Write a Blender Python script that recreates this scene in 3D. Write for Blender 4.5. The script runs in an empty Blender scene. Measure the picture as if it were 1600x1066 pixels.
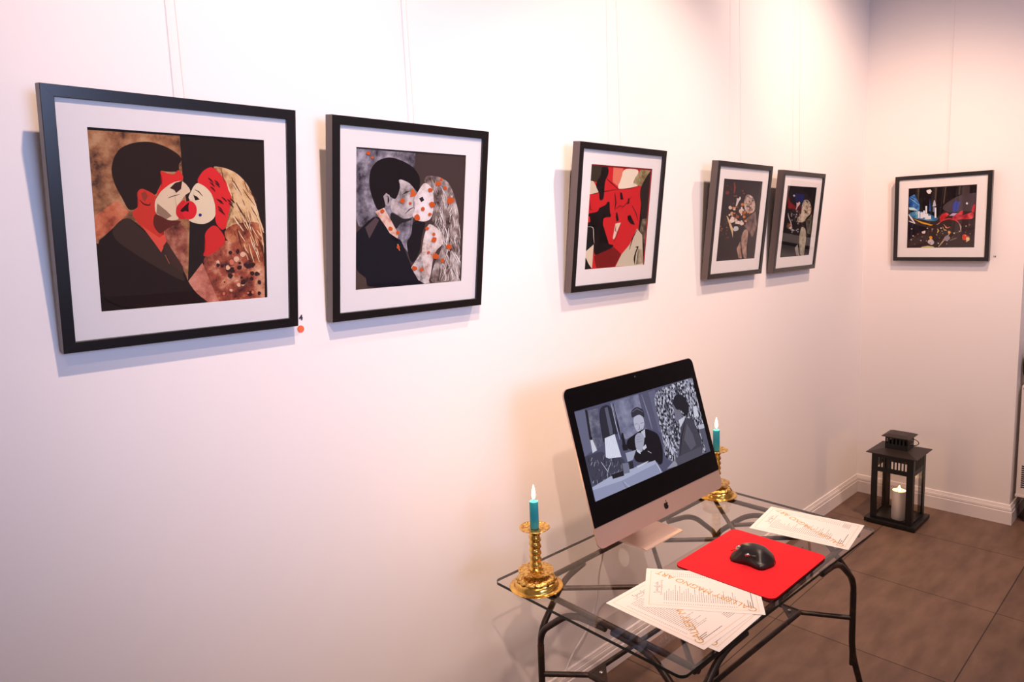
import bpy, bmesh, math, random
from mathutils import Vector, Matrix

C = bpy.context.scene.collection
S = bpy.context.scene
PI = math.pi

# ------------------------------------------------------------------ camera
cam = bpy.data.cameras.new('camera')
cam.sensor_width = 36.0
cam.lens = 1098.374 / 1600 * 36.0
cam.shift_x = (800 - 843.953) / 1600
cam.shift_y = (517.0525 - 533) / 1600
cam.clip_start = 0.02
cam_o = bpy.data.objects.new('camera', cam)
C.objects.link(cam_o)
R_ = Vector((0.69940664, -0.71406002, -0.03080014))
U_ = Vector((0.11488691, 0.06978694, 0.99092421))
F_ = Vector((0.70542991, 0.6965975, -0.1308456))
M = Matrix.Identity(4)
for i in range(3):
    M[i][0], M[i][1], M[i][2] = R_[i], U_[i], -F_[i]
M[0][3], M[1][3], M[2][3] = -4.49992, -1.63013, 1.67309
cam_o.matrix_world = M
S.camera = cam_o

# ------------------------------------------------------------------ world, lamps, exposure
S.view_settings.view_transform = 'Standard'
S.view_settings.look = 'None'
S.view_settings.gamma = 1.0
S.view_settings.use_curve_mapping = False
S.view_settings.exposure = 0.0
w = bpy.data.worlds.new('room_ambient')
S.world = w
w.use_nodes = True
bg = w.node_tree.nodes['Background']
bg.inputs['Color'].default_value = (1.0, 0.72, 0.68, 1)
bg.inputs['Strength'].default_value = 0.25


def spot(name, loc, target, power, col, cone=110, blend=0.7, radius=0.035):
    l = bpy.data.lights.new(name, 'SPOT')
    l.energy = power
    l.color = col
    l.spot_size = math.radians(cone)
    l.spot_blend = blend
    l.shadow_soft_size = radius
    o = bpy.data.objects.new(name, l)
    C.objects.link(o)
    o.location = loc
    o.rotation_euler = (Vector(target) - Vector(loc)).to_track_quat('-Z', 'Y').to_euler()
    return o


def area(name, loc, target, power, col, sx, sy):
    l = bpy.data.lights.new(name, 'AREA')
    l.shape = 'RECTANGLE'
    l.size, l.size_y = sx, sy
    l.energy = power
    l.color = col
    o = bpy.data.objects.new(name, l)
    C.objects.link(o)
    o.location = loc
    o.rotation_euler = (Vector(target) - Vector(loc)).to_track_quat('-Z', 'Y').to_euler()
    return o


WARM = (1.0, 0.56, 0.32)
SOFTWARM = (1.0, 0.77, 0.64)
COOL = (0.42, 0.57, 1.0)
# halogen track spots along the picture walls (their places follow from the shadows of the frames)
spot('track_spot', (-3.95, -1.45, 3.35), (-3.55, 0, 1.85), 185, (1.0, 0.70, 0.52), 68, 1.0)
spot('track_spot', (-2.40, -1.05, 3.30), (-2.40, 0, 1.75), 135, (1.0, 0.74, 0.58), 70, 1.0)
spot('track_spot', (-1.20, -1.00, 3.30), (-1.00, -0.1, 1.45), 68, (1.0, 0.74, 0.60), 120, 0.7)
spot('track_spot', (-1.20, -1.00, 3.30), (-0.60, -0.3, 1.6), 74, WARM, 92, 1.0)
# second row of ceiling spots, further out in the room
spot('ceiling_or_fill_spot', (-4.90, -2.35, 3.30), (-2.75, -0.1, 0.80), 165, (1.0, 0.70, 0.56), 48, 1.0)
spot('ceiling_or_fill_spot', (-3.80, -2.25, 3.30), (-2.90, -0.1, 0.70), 26, (1.0, 0.72, 0.58), 58, 1.0)
spot('ceiling_or_fill_spot', (-1.90, -2.20, 3.20), (-0.60, -0.2, 1.0), 145, (1.0, 0.72, 0.60), 84, 1.0, 0.08)
spot('ceiling_or_fill_spot', (-2.95, -1.45, 3.30), (-2.72, -0.66, 0.74), 105, (1.0, 0.76, 0.64), 27, 1.0, 0.04)  # fill added to brighten the table top, not part of the row
# cool fill spots added out of view, fitted to the bluish walls and shadows
spot('cool_fill', (-4.20, -3.40, 1.90), (-3.70, 0, 1.90), 250, COOL, 52, 1.0, 0.5)
spot('cool_fill', (-3.20, -3.40, 2.20), (-2.60, 0, 1.90), 120, COOL, 50, 1.0, 0.9)
spot('cool_fill', (-2.40, -3.30, 2.50), (-0.20, -0.3, 2.2), 105, COOL, 70, 1.0, 0.6)


# ------------------------------------------------------------------ materials
def lin(c):
    c = c / 255.0
    return c / 12.92 if c <= 0.04045 else ((c + 0.055) / 1.055) ** 2.4


def rgb(s):
    if isinstance(s, str):
        s = [float(v) for v in s.split(',')]
    return (lin(s[0]), lin(s[1]), lin(s[2]), 1)


def mat(name, col, rough=0.5, metal=0.0, spec=0.5, bump=None, var=None, emit=None, estr=1.0, trans=None):
    m = bpy.data.materials.new(name)
    m.use_nodes = True
    nt = m.node_tree
    b = nt.nodes['Principled BSDF']
    b.inputs['Base Color'].default_value = rgb(col)
    b.inputs['Roughness'].default_value = rough
    b.inputs['Metallic'].default_value = metal
    b.inputs['Specular IOR Level'].default_value = spec
    if emit:
        b.inputs['Emission Color'].default_value = rgb(emit)
        b.inputs['Emission Strength'].default_value = estr
    tc = None
    if bump or var:
        tc = nt.nodes.new('ShaderNodeTexCoord')
    if var:                                   # (other colour, scale, contrast lo, hi)
        n = nt.nodes.new('ShaderNodeTexNoise')
        n.inputs['Scale'].default_value = var[1]
        n.inputs['Detail'].default_value = 6
        nt.links.new(tc.outputs['Object'], n.inputs['Vector'])
        r = nt.nodes.new('ShaderNodeValToRGB')
        r.color_ramp.elements[0].position = var[2]
        r.color_ramp.elements[0].color = rgb(col)
        r.color_ramp.elements[1].position = var[3]
        r.color_ramp.elements[1].color = rgb(var[0])
        nt.links.new(n.outputs['Fac'], r.inputs['Fac'])
        nt.links.new(r.outputs['Color'], b.inputs['Base Color'])
    if bump:                                  # (scale, strength, distance)
        n = nt.nodes.new('ShaderNodeTexNoise')
        n.inputs['Scale'].default_value = bump[0]
        n.inputs['Detail'].default_value = 4
        nt.links.new(tc.outputs['Object'], n.inputs['Vector'])
        k = nt.nodes.new('ShaderNodeBump')
        k.inputs['Strength'].default_value = bump[1]
        k.inputs['Distance'].default_value = bump[2]
        nt.links.new(n.outputs['Fac'], k.inputs['Height'])
        nt.links.new(k.outputs['Normal'], b.inputs['Normal'])
    return m


def pane_mat(name, tint, rough=0.0, ior=1.5, extra=0.0):
    m = bpy.data.materials.new(name)
    m.use_nodes = True
    nt = m.node_tree
    nt.nodes.clear()
    out = nt.nodes.new('ShaderNodeOutputMaterial')
    mix = nt.nodes.new('ShaderNodeMixShader')
    t = nt.nodes.new('ShaderNodeBsdfTransparent')
    t.inputs['Color'].default_value = rgb(tint)
    g = nt.nodes.new('ShaderNodeBsdfGlossy')
    g.inputs['Roughness'].default_value = rough
    f = nt.nodes.new('ShaderNodeFresnel')
    f.inputs['IOR'].default_value = ior
    geo = nt.nodes.new('ShaderNodeNewGeometry')      # reflect on the face the light enters by only
    inv = nt.nodes.new('ShaderNodeMath')
    inv.operation = 'SUBTRACT'
    inv.inputs[0].default_value = 1.0
    nt.links.new(geo.outputs['Backfacing'], inv.inputs[1])
    mul = nt.nodes.new('ShaderNodeMath')
    mul.operation = 'MULTIPLY'
    nt.links.new(f.outputs['Fac'], mul.inputs[0])
    nt.links.new(inv.outputs[0], mul.inputs[1])
    nt.links.new(mul.outputs[0], mix.inputs['Fac'])
    nt.links.new(t.outputs['BSDF'], mix.inputs[1])
    nt.links.new(g.outputs['BSDF'], mix.inputs[2])
    nt.links.new(mix.outputs['Shader'], out.inputs['Surface'])
    return m


MT = {
    'wall': mat('white_wall_paint', '243,236,233', 0.6, spec=0.25, bump=(34, 0.10, 0.004)),
    'ceiling': mat('ceiling_paint', '225,218,214', 0.8),
    'trim': mat('white_trim_paint', '240,232,230', 0.4),
    'frame': mat('black_lacquered_wood', '19,15,16', 0.30, spec=0.6),
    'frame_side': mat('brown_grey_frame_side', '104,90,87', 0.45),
    'mat': mat('white_mat_board', '240,236,234', 0.8, spec=0.1),
    'bevel': mat('mat_bevel', '250,248,246', 0.8, spec=0.1),
    'glass': pane_mat('picture_glass', '252,252,252', ior=1.42),
    'tglass': pane_mat('table_glass', '253,251,249', ior=1.65),
    'tedge': mat('dark_glass_edge', '24,32,30', 0.25, spec=0.4),
    'nylon': mat('nylon_line', '222,208,200', 0.4),
    'iron': mat('dark_iron_tube', '46,36,32', 0.42, metal=0.35, var=('84,58,44', 30, 0.52, 0.8)),
    'alu': mat('brushed_aluminium', '208,182,170', 0.38, metal=0.65, bump=(400, 0.03, 0.0005)),
    'black_glass': mat('black_display_glass', '6,5,8', 0.2, spec=0.18),
    'logo': mat('black_gloss', '10,8,10', 0.25),
    'dark_plastic': mat('dark_grey_plastic', '30,26,26', 0.34, bump=(500, 0.05, 0.0004)),
    'black_plastic': mat('black_plastic', '16,14,16', 0.28),
    'steel': mat('shiny_steel', '200,196,196', 0.25, metal=0.9),
    'red': mat('red_foam_fabric', '232,42,50', 0.85, spec=0.15, bump=(700, 0.12, 0.0005)),
    'redrim': mat('dark_red_foam_edge', '120,18,26', 0.9, spec=0.1),
    'paper': mat('cream_paper', '246,238,232', 0.55, spec=0.3),
    'gold_ink': mat('gold_ink', '196,136,44', 0.5, var=('226,184,104', 60, 0.35, 0.7)),
    'goldline': mat('pale_gold_line', '222,192,140', 0.6),
    'ink': mat('grey_ink', '138,128,132', 0.8),
    'dark_ink': mat('dark_ink', '52,46,54', 0.8),
    'brass': mat('polished_brass', '238,196,104', 0.18, metal=1.0, var=('214,162,70', 40, 0.4, 0.7)),
    'brass_chased': mat('chased_brass', '240,200,112', 0.26, metal=1.0, var=('170,116,44', 120, 0.45, 0.62), bump=(170, 0.7, 0.004)),
    'teal_wax': mat('teal_wax', '26,128,146', 0.4, spec=0.4),
    'wick': mat('burnt_wick', '30,24,20', 0.9),
    'flame': mat('candle_flame', '255,230,170', 0.5, emit='255,226,160', estr=9.0),
    'flame_tip': mat('lantern_flame', '255,220,150', 0.5, emit='255,206,120', estr=7.0),
    'white_wax': mat('white_wax', '250,244,242', 0.5, spec=0.3),
    'black_metal': mat('black_painted_steel', '12,9,9', 0.45, spec=0.5),
    'brown_metal': mat('brown_black_roof_steel', '44,33,30', 0.5, spec=0.5),
    'white_metal': mat('white_enamel', '232,222,216', 0.4),
    'dark': mat('dark_gap', '20,16,18', 0.9),
    'black_cloth': mat('black_nylon_cloth', '14,12,16', 0.7),
    'white_cable': mat('white_cable', '236,230,228', 0.45),
    'orange': mat('orange_sticker', '232,108,62', 0.6),
}
# the wax of a lit candle lets the flame's light through near its top
_wx = MT['white_wax'].node_tree.nodes['Principled BSDF']
_wx.inputs['Subsurface Weight'].default_value = 0.25
_wx.inputs['Subsurface Radius'].default_value = (0.03, 0.018, 0.009)


def floor_mat():
    m = bpy.data.materials.new('brown_grey_floor_tiles')
    m.use_nodes = True
    nt = m.node_tree
    b = nt.nodes['Principled BSDF']
    b.inputs['Roughness'].default_value = 0.5
    b.inputs['Specular IOR Level'].default_value = 0.3
    tc = nt.nodes.new('ShaderNodeTexCoord')
    mp = nt.nodes.new('ShaderNodeMapping')
    mp.inputs['Location'].default_value = (1.11 + 6.6, 1.004 + 6.85, 0)
    nt.links.new(tc.outputs['Object'], mp.inputs['Vector'])
    br = nt.nodes.new('ShaderNodeTexBrick')
    br.offset = 0.0
    br.inputs['Scale'].default_value = 1.0
    br.inputs['Brick Width'].default_value = 0.66
    br.inputs['Row Height'].default_value = 0.685
    br.inputs['Mortar Size'].default_value = 0.0022
    br.inputs['Mortar Smooth'].default_value = 0.1
    br.inputs['Color1'].default_value = rgb('120,96,82')
    br.inputs['Color2'].default_value = rgb('114,91,78')
    br.inputs['Mortar'].default_value = rgb('44,34,30')
    nt.links.new(mp.outputs['Vector'], br.inputs['Vector'])
    n = nt.nodes.new('ShaderNodeTexNoise')
    n.inputs['Scale'].default_value = 5.0
    n.inputs['Detail'].default_value = 8
    mp2 = nt.nodes.new('ShaderNodeMapping')
    mp2.inputs['Scale'].default_value = (1.0, 3.0, 1)
    nt.links.new(tc.outputs['Object'], mp2.inputs['Vector'])
    nt.links.new(mp2.outputs['Vector'], n.inputs['Vector'])
    r = nt.nodes.new('ShaderNodeValToRGB')
    r.color_ramp.elements[0].position = 0.3
    r.color_ramp.elements[0].color = (0.72, 0.70, 0.70, 1)
    r.color_ramp.elements[1].position = 0.7
    r.color_ramp.elements[1].color = (1.15, 1.12, 1.10, 1)
    nt.links.new(n.outputs['Fac'], r.inputs['Fac'])
    mx = nt.nodes.new('ShaderNodeMix')
    mx.data_type = 'RGBA'
    mx.blend_type = 'MULTIPLY'
    mx.inputs['Factor'].default_value = 1.0
    nt.links.new(br.outputs['Color'], mx.inputs['A'])
    nt.links.new(r.outputs['Color'], mx.inputs['B'])
    nt.links.new(mx.outputs['Result'], b.inputs['Base Color'])
    return m


MT['floor'] = floor_mat()

ART_CACHE = {}


def art_mat(key, emit=None):
    """Flat or mottled print colours; with emit the glow of a lit screen."""
    ck = (key, emit)
    if ck in ART_CACHE:
        return ART_CACHE[ck]
    kind, col = (key.split(':') + [None])[:2] if ':' in key else ('flat', key)
    m = bpy.data.materials.new('screen_picture' if emit else 'print_ink')
    m.use_nodes = True
    nt = m.node_tree
    b = nt.nodes['Principled BSDF']
    b.inputs['Roughness'].default_value = 0.6
    b.inputs['Specular IOR Level'].default_value = 0.1
    cols = ['128,128,150', '30,30,40', '214,214,232'] if key == 'vor' else (col.split('/') if kind == 'mot' else [col or key])
    src = None
    if len(cols) == 3:
        tc = nt.nodes.new('ShaderNodeTexCoord')
        r = nt.nodes.new('ShaderNodeValToRGB')
        if key == 'vor':
            n = nt.nodes.new('ShaderNodeTexVoronoi')
            n.inputs['Scale'].default_value = 210
            mp = nt.nodes.new('ShaderNodeMapping')
            mp.inputs['Scale'].default_value = (1.0, 1.0, 0.6)
            mp.inputs['Rotation'].default_value = (0, 0.5, 0)
            nt.links.new(tc.outputs['Object'], mp.inputs['Vector'])
            nt.links.new(mp.outputs['Vector'], n.inputs['Vector'])
            sx = nt.nodes.new('ShaderNodeSeparateColor')
            nt.links.new(n.outputs['Color'], sx.inputs['Color'])
            nt.links.new(sx.outputs['Red'], r.inputs['Fac'])
            pos = (0.25, 0.62, 0.95)
            order = (1, 0, 2)
        else:
            n = nt.nodes.new('ShaderNodeTexNoise')
            n.inputs['Scale'].default_value = 26
            n.inputs['Detail'].default_value = 8
            n.inputs['Roughness'].default_value = 0.65
            nt.links.new(tc.outputs['Object'], n.inputs['Vector'])
            nt.links.new(n.outputs['Fac'], r.inputs['Fac'])
            pos = (0.36, 0.5, 0.66)
            order = (1, 0, 2)
        e = r.color_ramp.elements
        e[0].position, e[0].color = pos[0], rgb(cols[order[0]])
        e[1].position, e[1].color = pos[2], rgb(cols[order[2]])
        q = e.new(pos[1])
        q.color = rgb(cols[order[1]])
        src = r.outputs['Color']
    tgt = b.inputs['Emission Color'] if emit else b.inputs['Base Color']
    if src:
        nt.links.new(src, tgt)
    else:
        tgt.default_value = rgb(cols[0])
    if emit:
        b.inputs['Base Color'].default_value = (0.004, 0.004, 0.005, 1)
        b.inputs['Emission Strength'].default_value = emit
    ART_CACHE[ck] = m
    return m


# ------------------------------------------------------------------ mesh helpers
def obj(name, bm, m, parent=None, smooth=False, kind=None, label=None):
    bmesh.ops.recalc_face_normals(bm, faces=bm.faces[:])
    me = bpy.data.meshes.new(name)
    bm.to_mesh(me)
    bm.free()
    for x in (m if isinstance(m, (list, tuple)) else [m]):
        me.materials.append(x)
    if smooth:
        me.shade_smooth()
        if smooth != 'all':
            try:
                me.set_sharp_from_angle(angle=math.radians(38))
            except Exception:
                pass
    o = bpy.data.objects.new(name, me)
    C.objects.link(o)
    if parent:
        o.parent = parent
    if kind:
        o['kind'] = kind
    if label:
        o['label'] = label
    return o


def thing(name, label, cat, loc=(0, 0, 0), rot=(0, 0, 0), group=None):
    o = bpy.data.objects.new(name, None)
    C.objects.link(o)
    o.empty_display_size = 0.05
    o.location = loc
    o.rotation_euler = rot
    o['label'] = label
    o['category'] = cat
    if group:
        o['group'] = group
    return o


def tag(o, label, cat, group=None):
    o['label'] = label
    o['category'] = cat
    if group:
        o['group'] = group
    return o


def box(bm, x0, x1, y0, y1, z0, z1, mi=0, bev=0.0):
    v = [bm.verts.new((x, y, z)) for x in (x0, x1) for y in (y0, y1) for z in (z0, z1)]
    fs = []
    for q in ((0, 1, 3, 2), (4, 6, 7, 5), (0, 4, 5, 1), (2, 3, 7, 6), (0, 2, 6, 4), (1, 5, 7, 3)):
        f = bm.faces.new([v[i] for i in q])
        f.material_index = mi
        fs.append(f)
    if bev:
        es = list({e for f in fs for e in f.edges})
        bmesh.ops.bevel(bm, geom=es, offset=bev, segments=2, affect='EDGES', profile=0.5)
    return fs


def prism(bm, pts, axis, a, b, mi=0):
    """Extrude a 2-D outline along an axis from a to b (axis 0: (y,z), 1: (x,z), 2: (x,y))."""
    def P(p, t):
        return {0: (t, p[0], p[1]), 1: (p[0], t, p[1]), 2: (p[0], p[1], t)}[axis]
    A = [bm.verts.new(P(p, a)) for p in pts]
    B = [bm.verts.new(P(p, b)) for p in pts]
    fs = [bm.faces.new(A), bm.faces.new(B[::-1])]
    n = len(pts)
    for i in range(n):
        fs.append(bm.faces.new([A[i], B[i], B[(i + 1) % n], A[(i + 1) % n]]))
    for f in fs:
        f.material_index = mi
    return fs


def fillet(pts, r, n=6):
    pts = [Vector(p) for p in pts]
    out = [pts[0]]
    for i in range(1, len(pts) - 1):
        p = pts[i]
        a, b = (pts[i - 1] - p), (pts[i + 1] - p)
        d = min(r, a.length * 0.48, b.length * 0.48)
        A, B = p + a.normalized() * d, p + b.normalized() * d
        for k in range(n + 1):
            t = k / n
            out.append(A * (1 - t) ** 2 + p * 2 * t * (1 - t) + B * t * t)
    out.append(pts[-1])
    return out


def tube(bm, pts, r, n=12, bend=0.03, taper=None):
    P = fillet(pts, bend) if bend and len(pts) > 2 else [Vector(p) for p in pts]
    t0 = (P[1] - P[0]).normalized()
    ref = Vector((0, 0, 1)) if abs(t0.z) < 0.9 else Vector((1, 0, 0))
    nrm = t0.cross(ref).normalized()
    rings = []
    for i, p in enumerate(P):
        t = (P[min(i + 1, len(P) - 1)] - P[max(i - 1, 0)]).normalized()
        nrm = (nrm - t * nrm.dot(t)).normalized()
        bi = t.cross(nrm)
        rr = r * (taper(i / (len(P) - 1)) if taper else 1)
        rings.append([bm.verts.new(p + (nrm * math.cos(2 * PI * k / n) + bi * math.sin(2 * PI * k / n)) * rr) for k in range(n)])
    for a, b in zip(rings, rings[1:]):
        for k in range(n):
            bm.faces.new([a[k], a[(k + 1) % n], b[(k + 1) % n], b[k]])
    bm.faces.new(rings[0][::-1])
    bm.faces.new(rings[-1])


def lathe(bm, prof, n=40, c=(0, 0, 0), rfn=None):
    rings = []
    for r, z in prof:
        if r < 1e-6:
            rings.append([bm.verts.new((c[0], c[1], c[2] + z))])
            continue
        row = []
        for k in range(n):
            a = 2 * PI * k / n
            rr = r * (rfn(a, z, r) if rfn else 1)
            row.append(bm.verts.new((c[0] + rr * math.cos(a), c[1] + rr * math.sin(a), c[2] + z)))
        rings.append(row)
    for a, b in zip(rings, rings[1:]):
        for k in range(n):
            q = [a[k % len(a)], a[(k + 1) % len(a)], b[(k + 1) % len(b)], b[k % len(b)]]
            u = []
            for v in q:
                if v not in u:
                    u.append(v)
            if len(u) > 2:
                bm.faces.new(u)
    for ring, rev in ((rings[0], True), (rings[-1], False)):
        if len(ring) > 2:
            bm.faces.new(ring[::-1] if rev else ring)


def rrect(x0, x1, y0, y1, r, n=6):
    o = []
    for cx, cy, a0 in ((x1 - r, y1 - r, 0), (x0 + r, y1 - r, 90), (x0 + r, y0 + r, 180), (x1 - r, y0 + r, 270)):
        for k in range(n + 1):
            a = math.radians(a0 + 90 * k / n)
            o.append((cx + r * math.cos(a), cy + r * math.sin(a)))
    return o


def text_mesh(name, body, size, m, parent, loc, rot, shear=0.0, bold=0.0, space=1.0, extrude=0.0):
    cu = bpy.data.curves.new(name, 'FONT')
    cu.body = body
    cu.size = size
    cu.shear = shear
    cu.offset = bold
    cu.space_character = space
    cu.extrude = extrude
    cu.align_x = 'CENTER'
    cu.align_y = 'CENTER'
    tmp = bpy.data.objects.new(name + '_tmp', cu)
    C.objects.link(tmp)
    dg = bpy.context.evaluated_depsgraph_get()
    me = bpy.data.meshes.new_from_object(tmp.evaluated_get(dg))
    bpy.data.objects.remove(tmp)
    bpy.data.curves.remove(cu)
    me.materials.clear()
    me.materials.append(m)
    me.name = name
    o = bpy.data.objects.new(name, me)
    C.objects.link(o)
    o.location = loc
    o.rotation_euler = rot
    if parent:
        o.parent = parent
    return o


# ------------------------------------------------------------------ room
HC = 3.6        # ceiling height
JY = -0.834     # where the back wall ends at the recess
X0, Y1 = -7.0, -4.6


def struct(name, bm, m, **k):
    return obj(name, bm, m, kind='structure', **k)


bm = bmesh.new(); box(bm, X0, 1.2, Y1, 0.12, -0.1, 0.0); struct('floor', bm, MT['floor'])
bm = bmesh.new(); box(bm, X0, 1.2, Y1, 0.12, HC, HC + 0.1); struct('ceiling', bm, MT['ceiling'])
bm = bmesh.new(); box(bm, X0, 0.0, 0.0, 0.12, 0.0, HC); struct('wall_left', bm, MT['wall'])
bm = bmesh.new(); box(bm, 0.0, 0.45, JY, 0.12, 0.0, HC); struct('wall_back', bm, MT['wall'])
bm = bmesh.new(); box(bm, 0.45, 0.55, Y1, JY, 0.0, HC); struct('wall_recess', bm, MT['wall'])

BP = [(0, 0.1114), (0.004, 0.1114), (0.0065, 0.109), (0.0075, 0.103), (0.0095, 0.0975), (0.0095, 0.0945), (0.012, 0.092),
      (0.0135, 0.083), (0.0135, 0.078), (0.0120, 0.0755), (0.0120, 0.0735), (0.0157, 0.071), (0.0157, 0.0), (0, 0.0)]


def mould(bm, path):
    """Sweep the skirting profile along a floor path with mitred corners; outward is to the right of travel."""
    P = [Vector(p) for p in path]
    rows = []
    for i, p in enumerate(P):
        ds = []
        if i:
            ds.append((P[i] - P[i - 1]).normalized())
        if i < len(P) - 1:
            ds.append((P[i + 1] - P[i]).normalized())
        ns = [Vector((d.y, -d.x)) for d in ds]
        if len(ns) == 1:
            nn = ns[0]
        else:
            nn = (ns[0] + ns[1]) / (1 + ns[0].dot(ns[1]))
        rows.append([bm.verts.new((p.x + nn.x * a, p.y + nn.y * a, z)) for a, z in BP])
    for a, b in zip(rows, rows[1:]):
        n = len(BP)
        for k in range(n):
            bm.faces.new([a[k], b[k], b[(k + 1) % n], a[(k + 1) % n]])
    bm.faces.new(rows[0])
    bm.faces.new(rows[-1][::-1])


bm = bmesh.new(); mould(bm, [(X0, 0), (0.0, 0)]); struct('baseboard_left', bm, MT['trim'])
bm = bmesh.new(); mould(bm, [(0, 0), (0, JY), (0.44, JY)]); struct('baseboard_back', bm, MT['trim'])

# ------------------------------------------------------------------ data: frames and pictures
# x (or y for 6), width, bottom z, height, tilt, roll, picture window x0,y0,x1,y1
FRAMES = {1: [-4.1919, 0.4791, 1.4844, 0.4974, 0.1392, 0.0035, 0.0719, 0.0768, 0.4062, 0.4261], 2: [-3.6217, 0.4886, 1.4842, 0.4997, 0.1331, 0.0018, 0.0698, 0.0779, 0.4124, 0.4286], 3: [-2.7326, 0.4917, 1.489, 0.4988, 0.1169, 0.0004, 0.0731, 0.0766, 0.4154, 0.4281], 4: [-1.8635, 0.4828, 1.4787, 0.496, 0.1072, -0.0021, 0.0711, 0.0758, 0.409, 0.4232], 5: [-1.2625, 0.4793, 1.4714, 0.4918, 0.1009, -0.0003, 0.0721, 0.0745, 0.4015, 0.4193], 6: [-0.1879, 0.49, 1.4755, 0.4877, 0.0305, -0.0042, 0.0733, 0.0763, 0.4159, 0.4158]}
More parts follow.
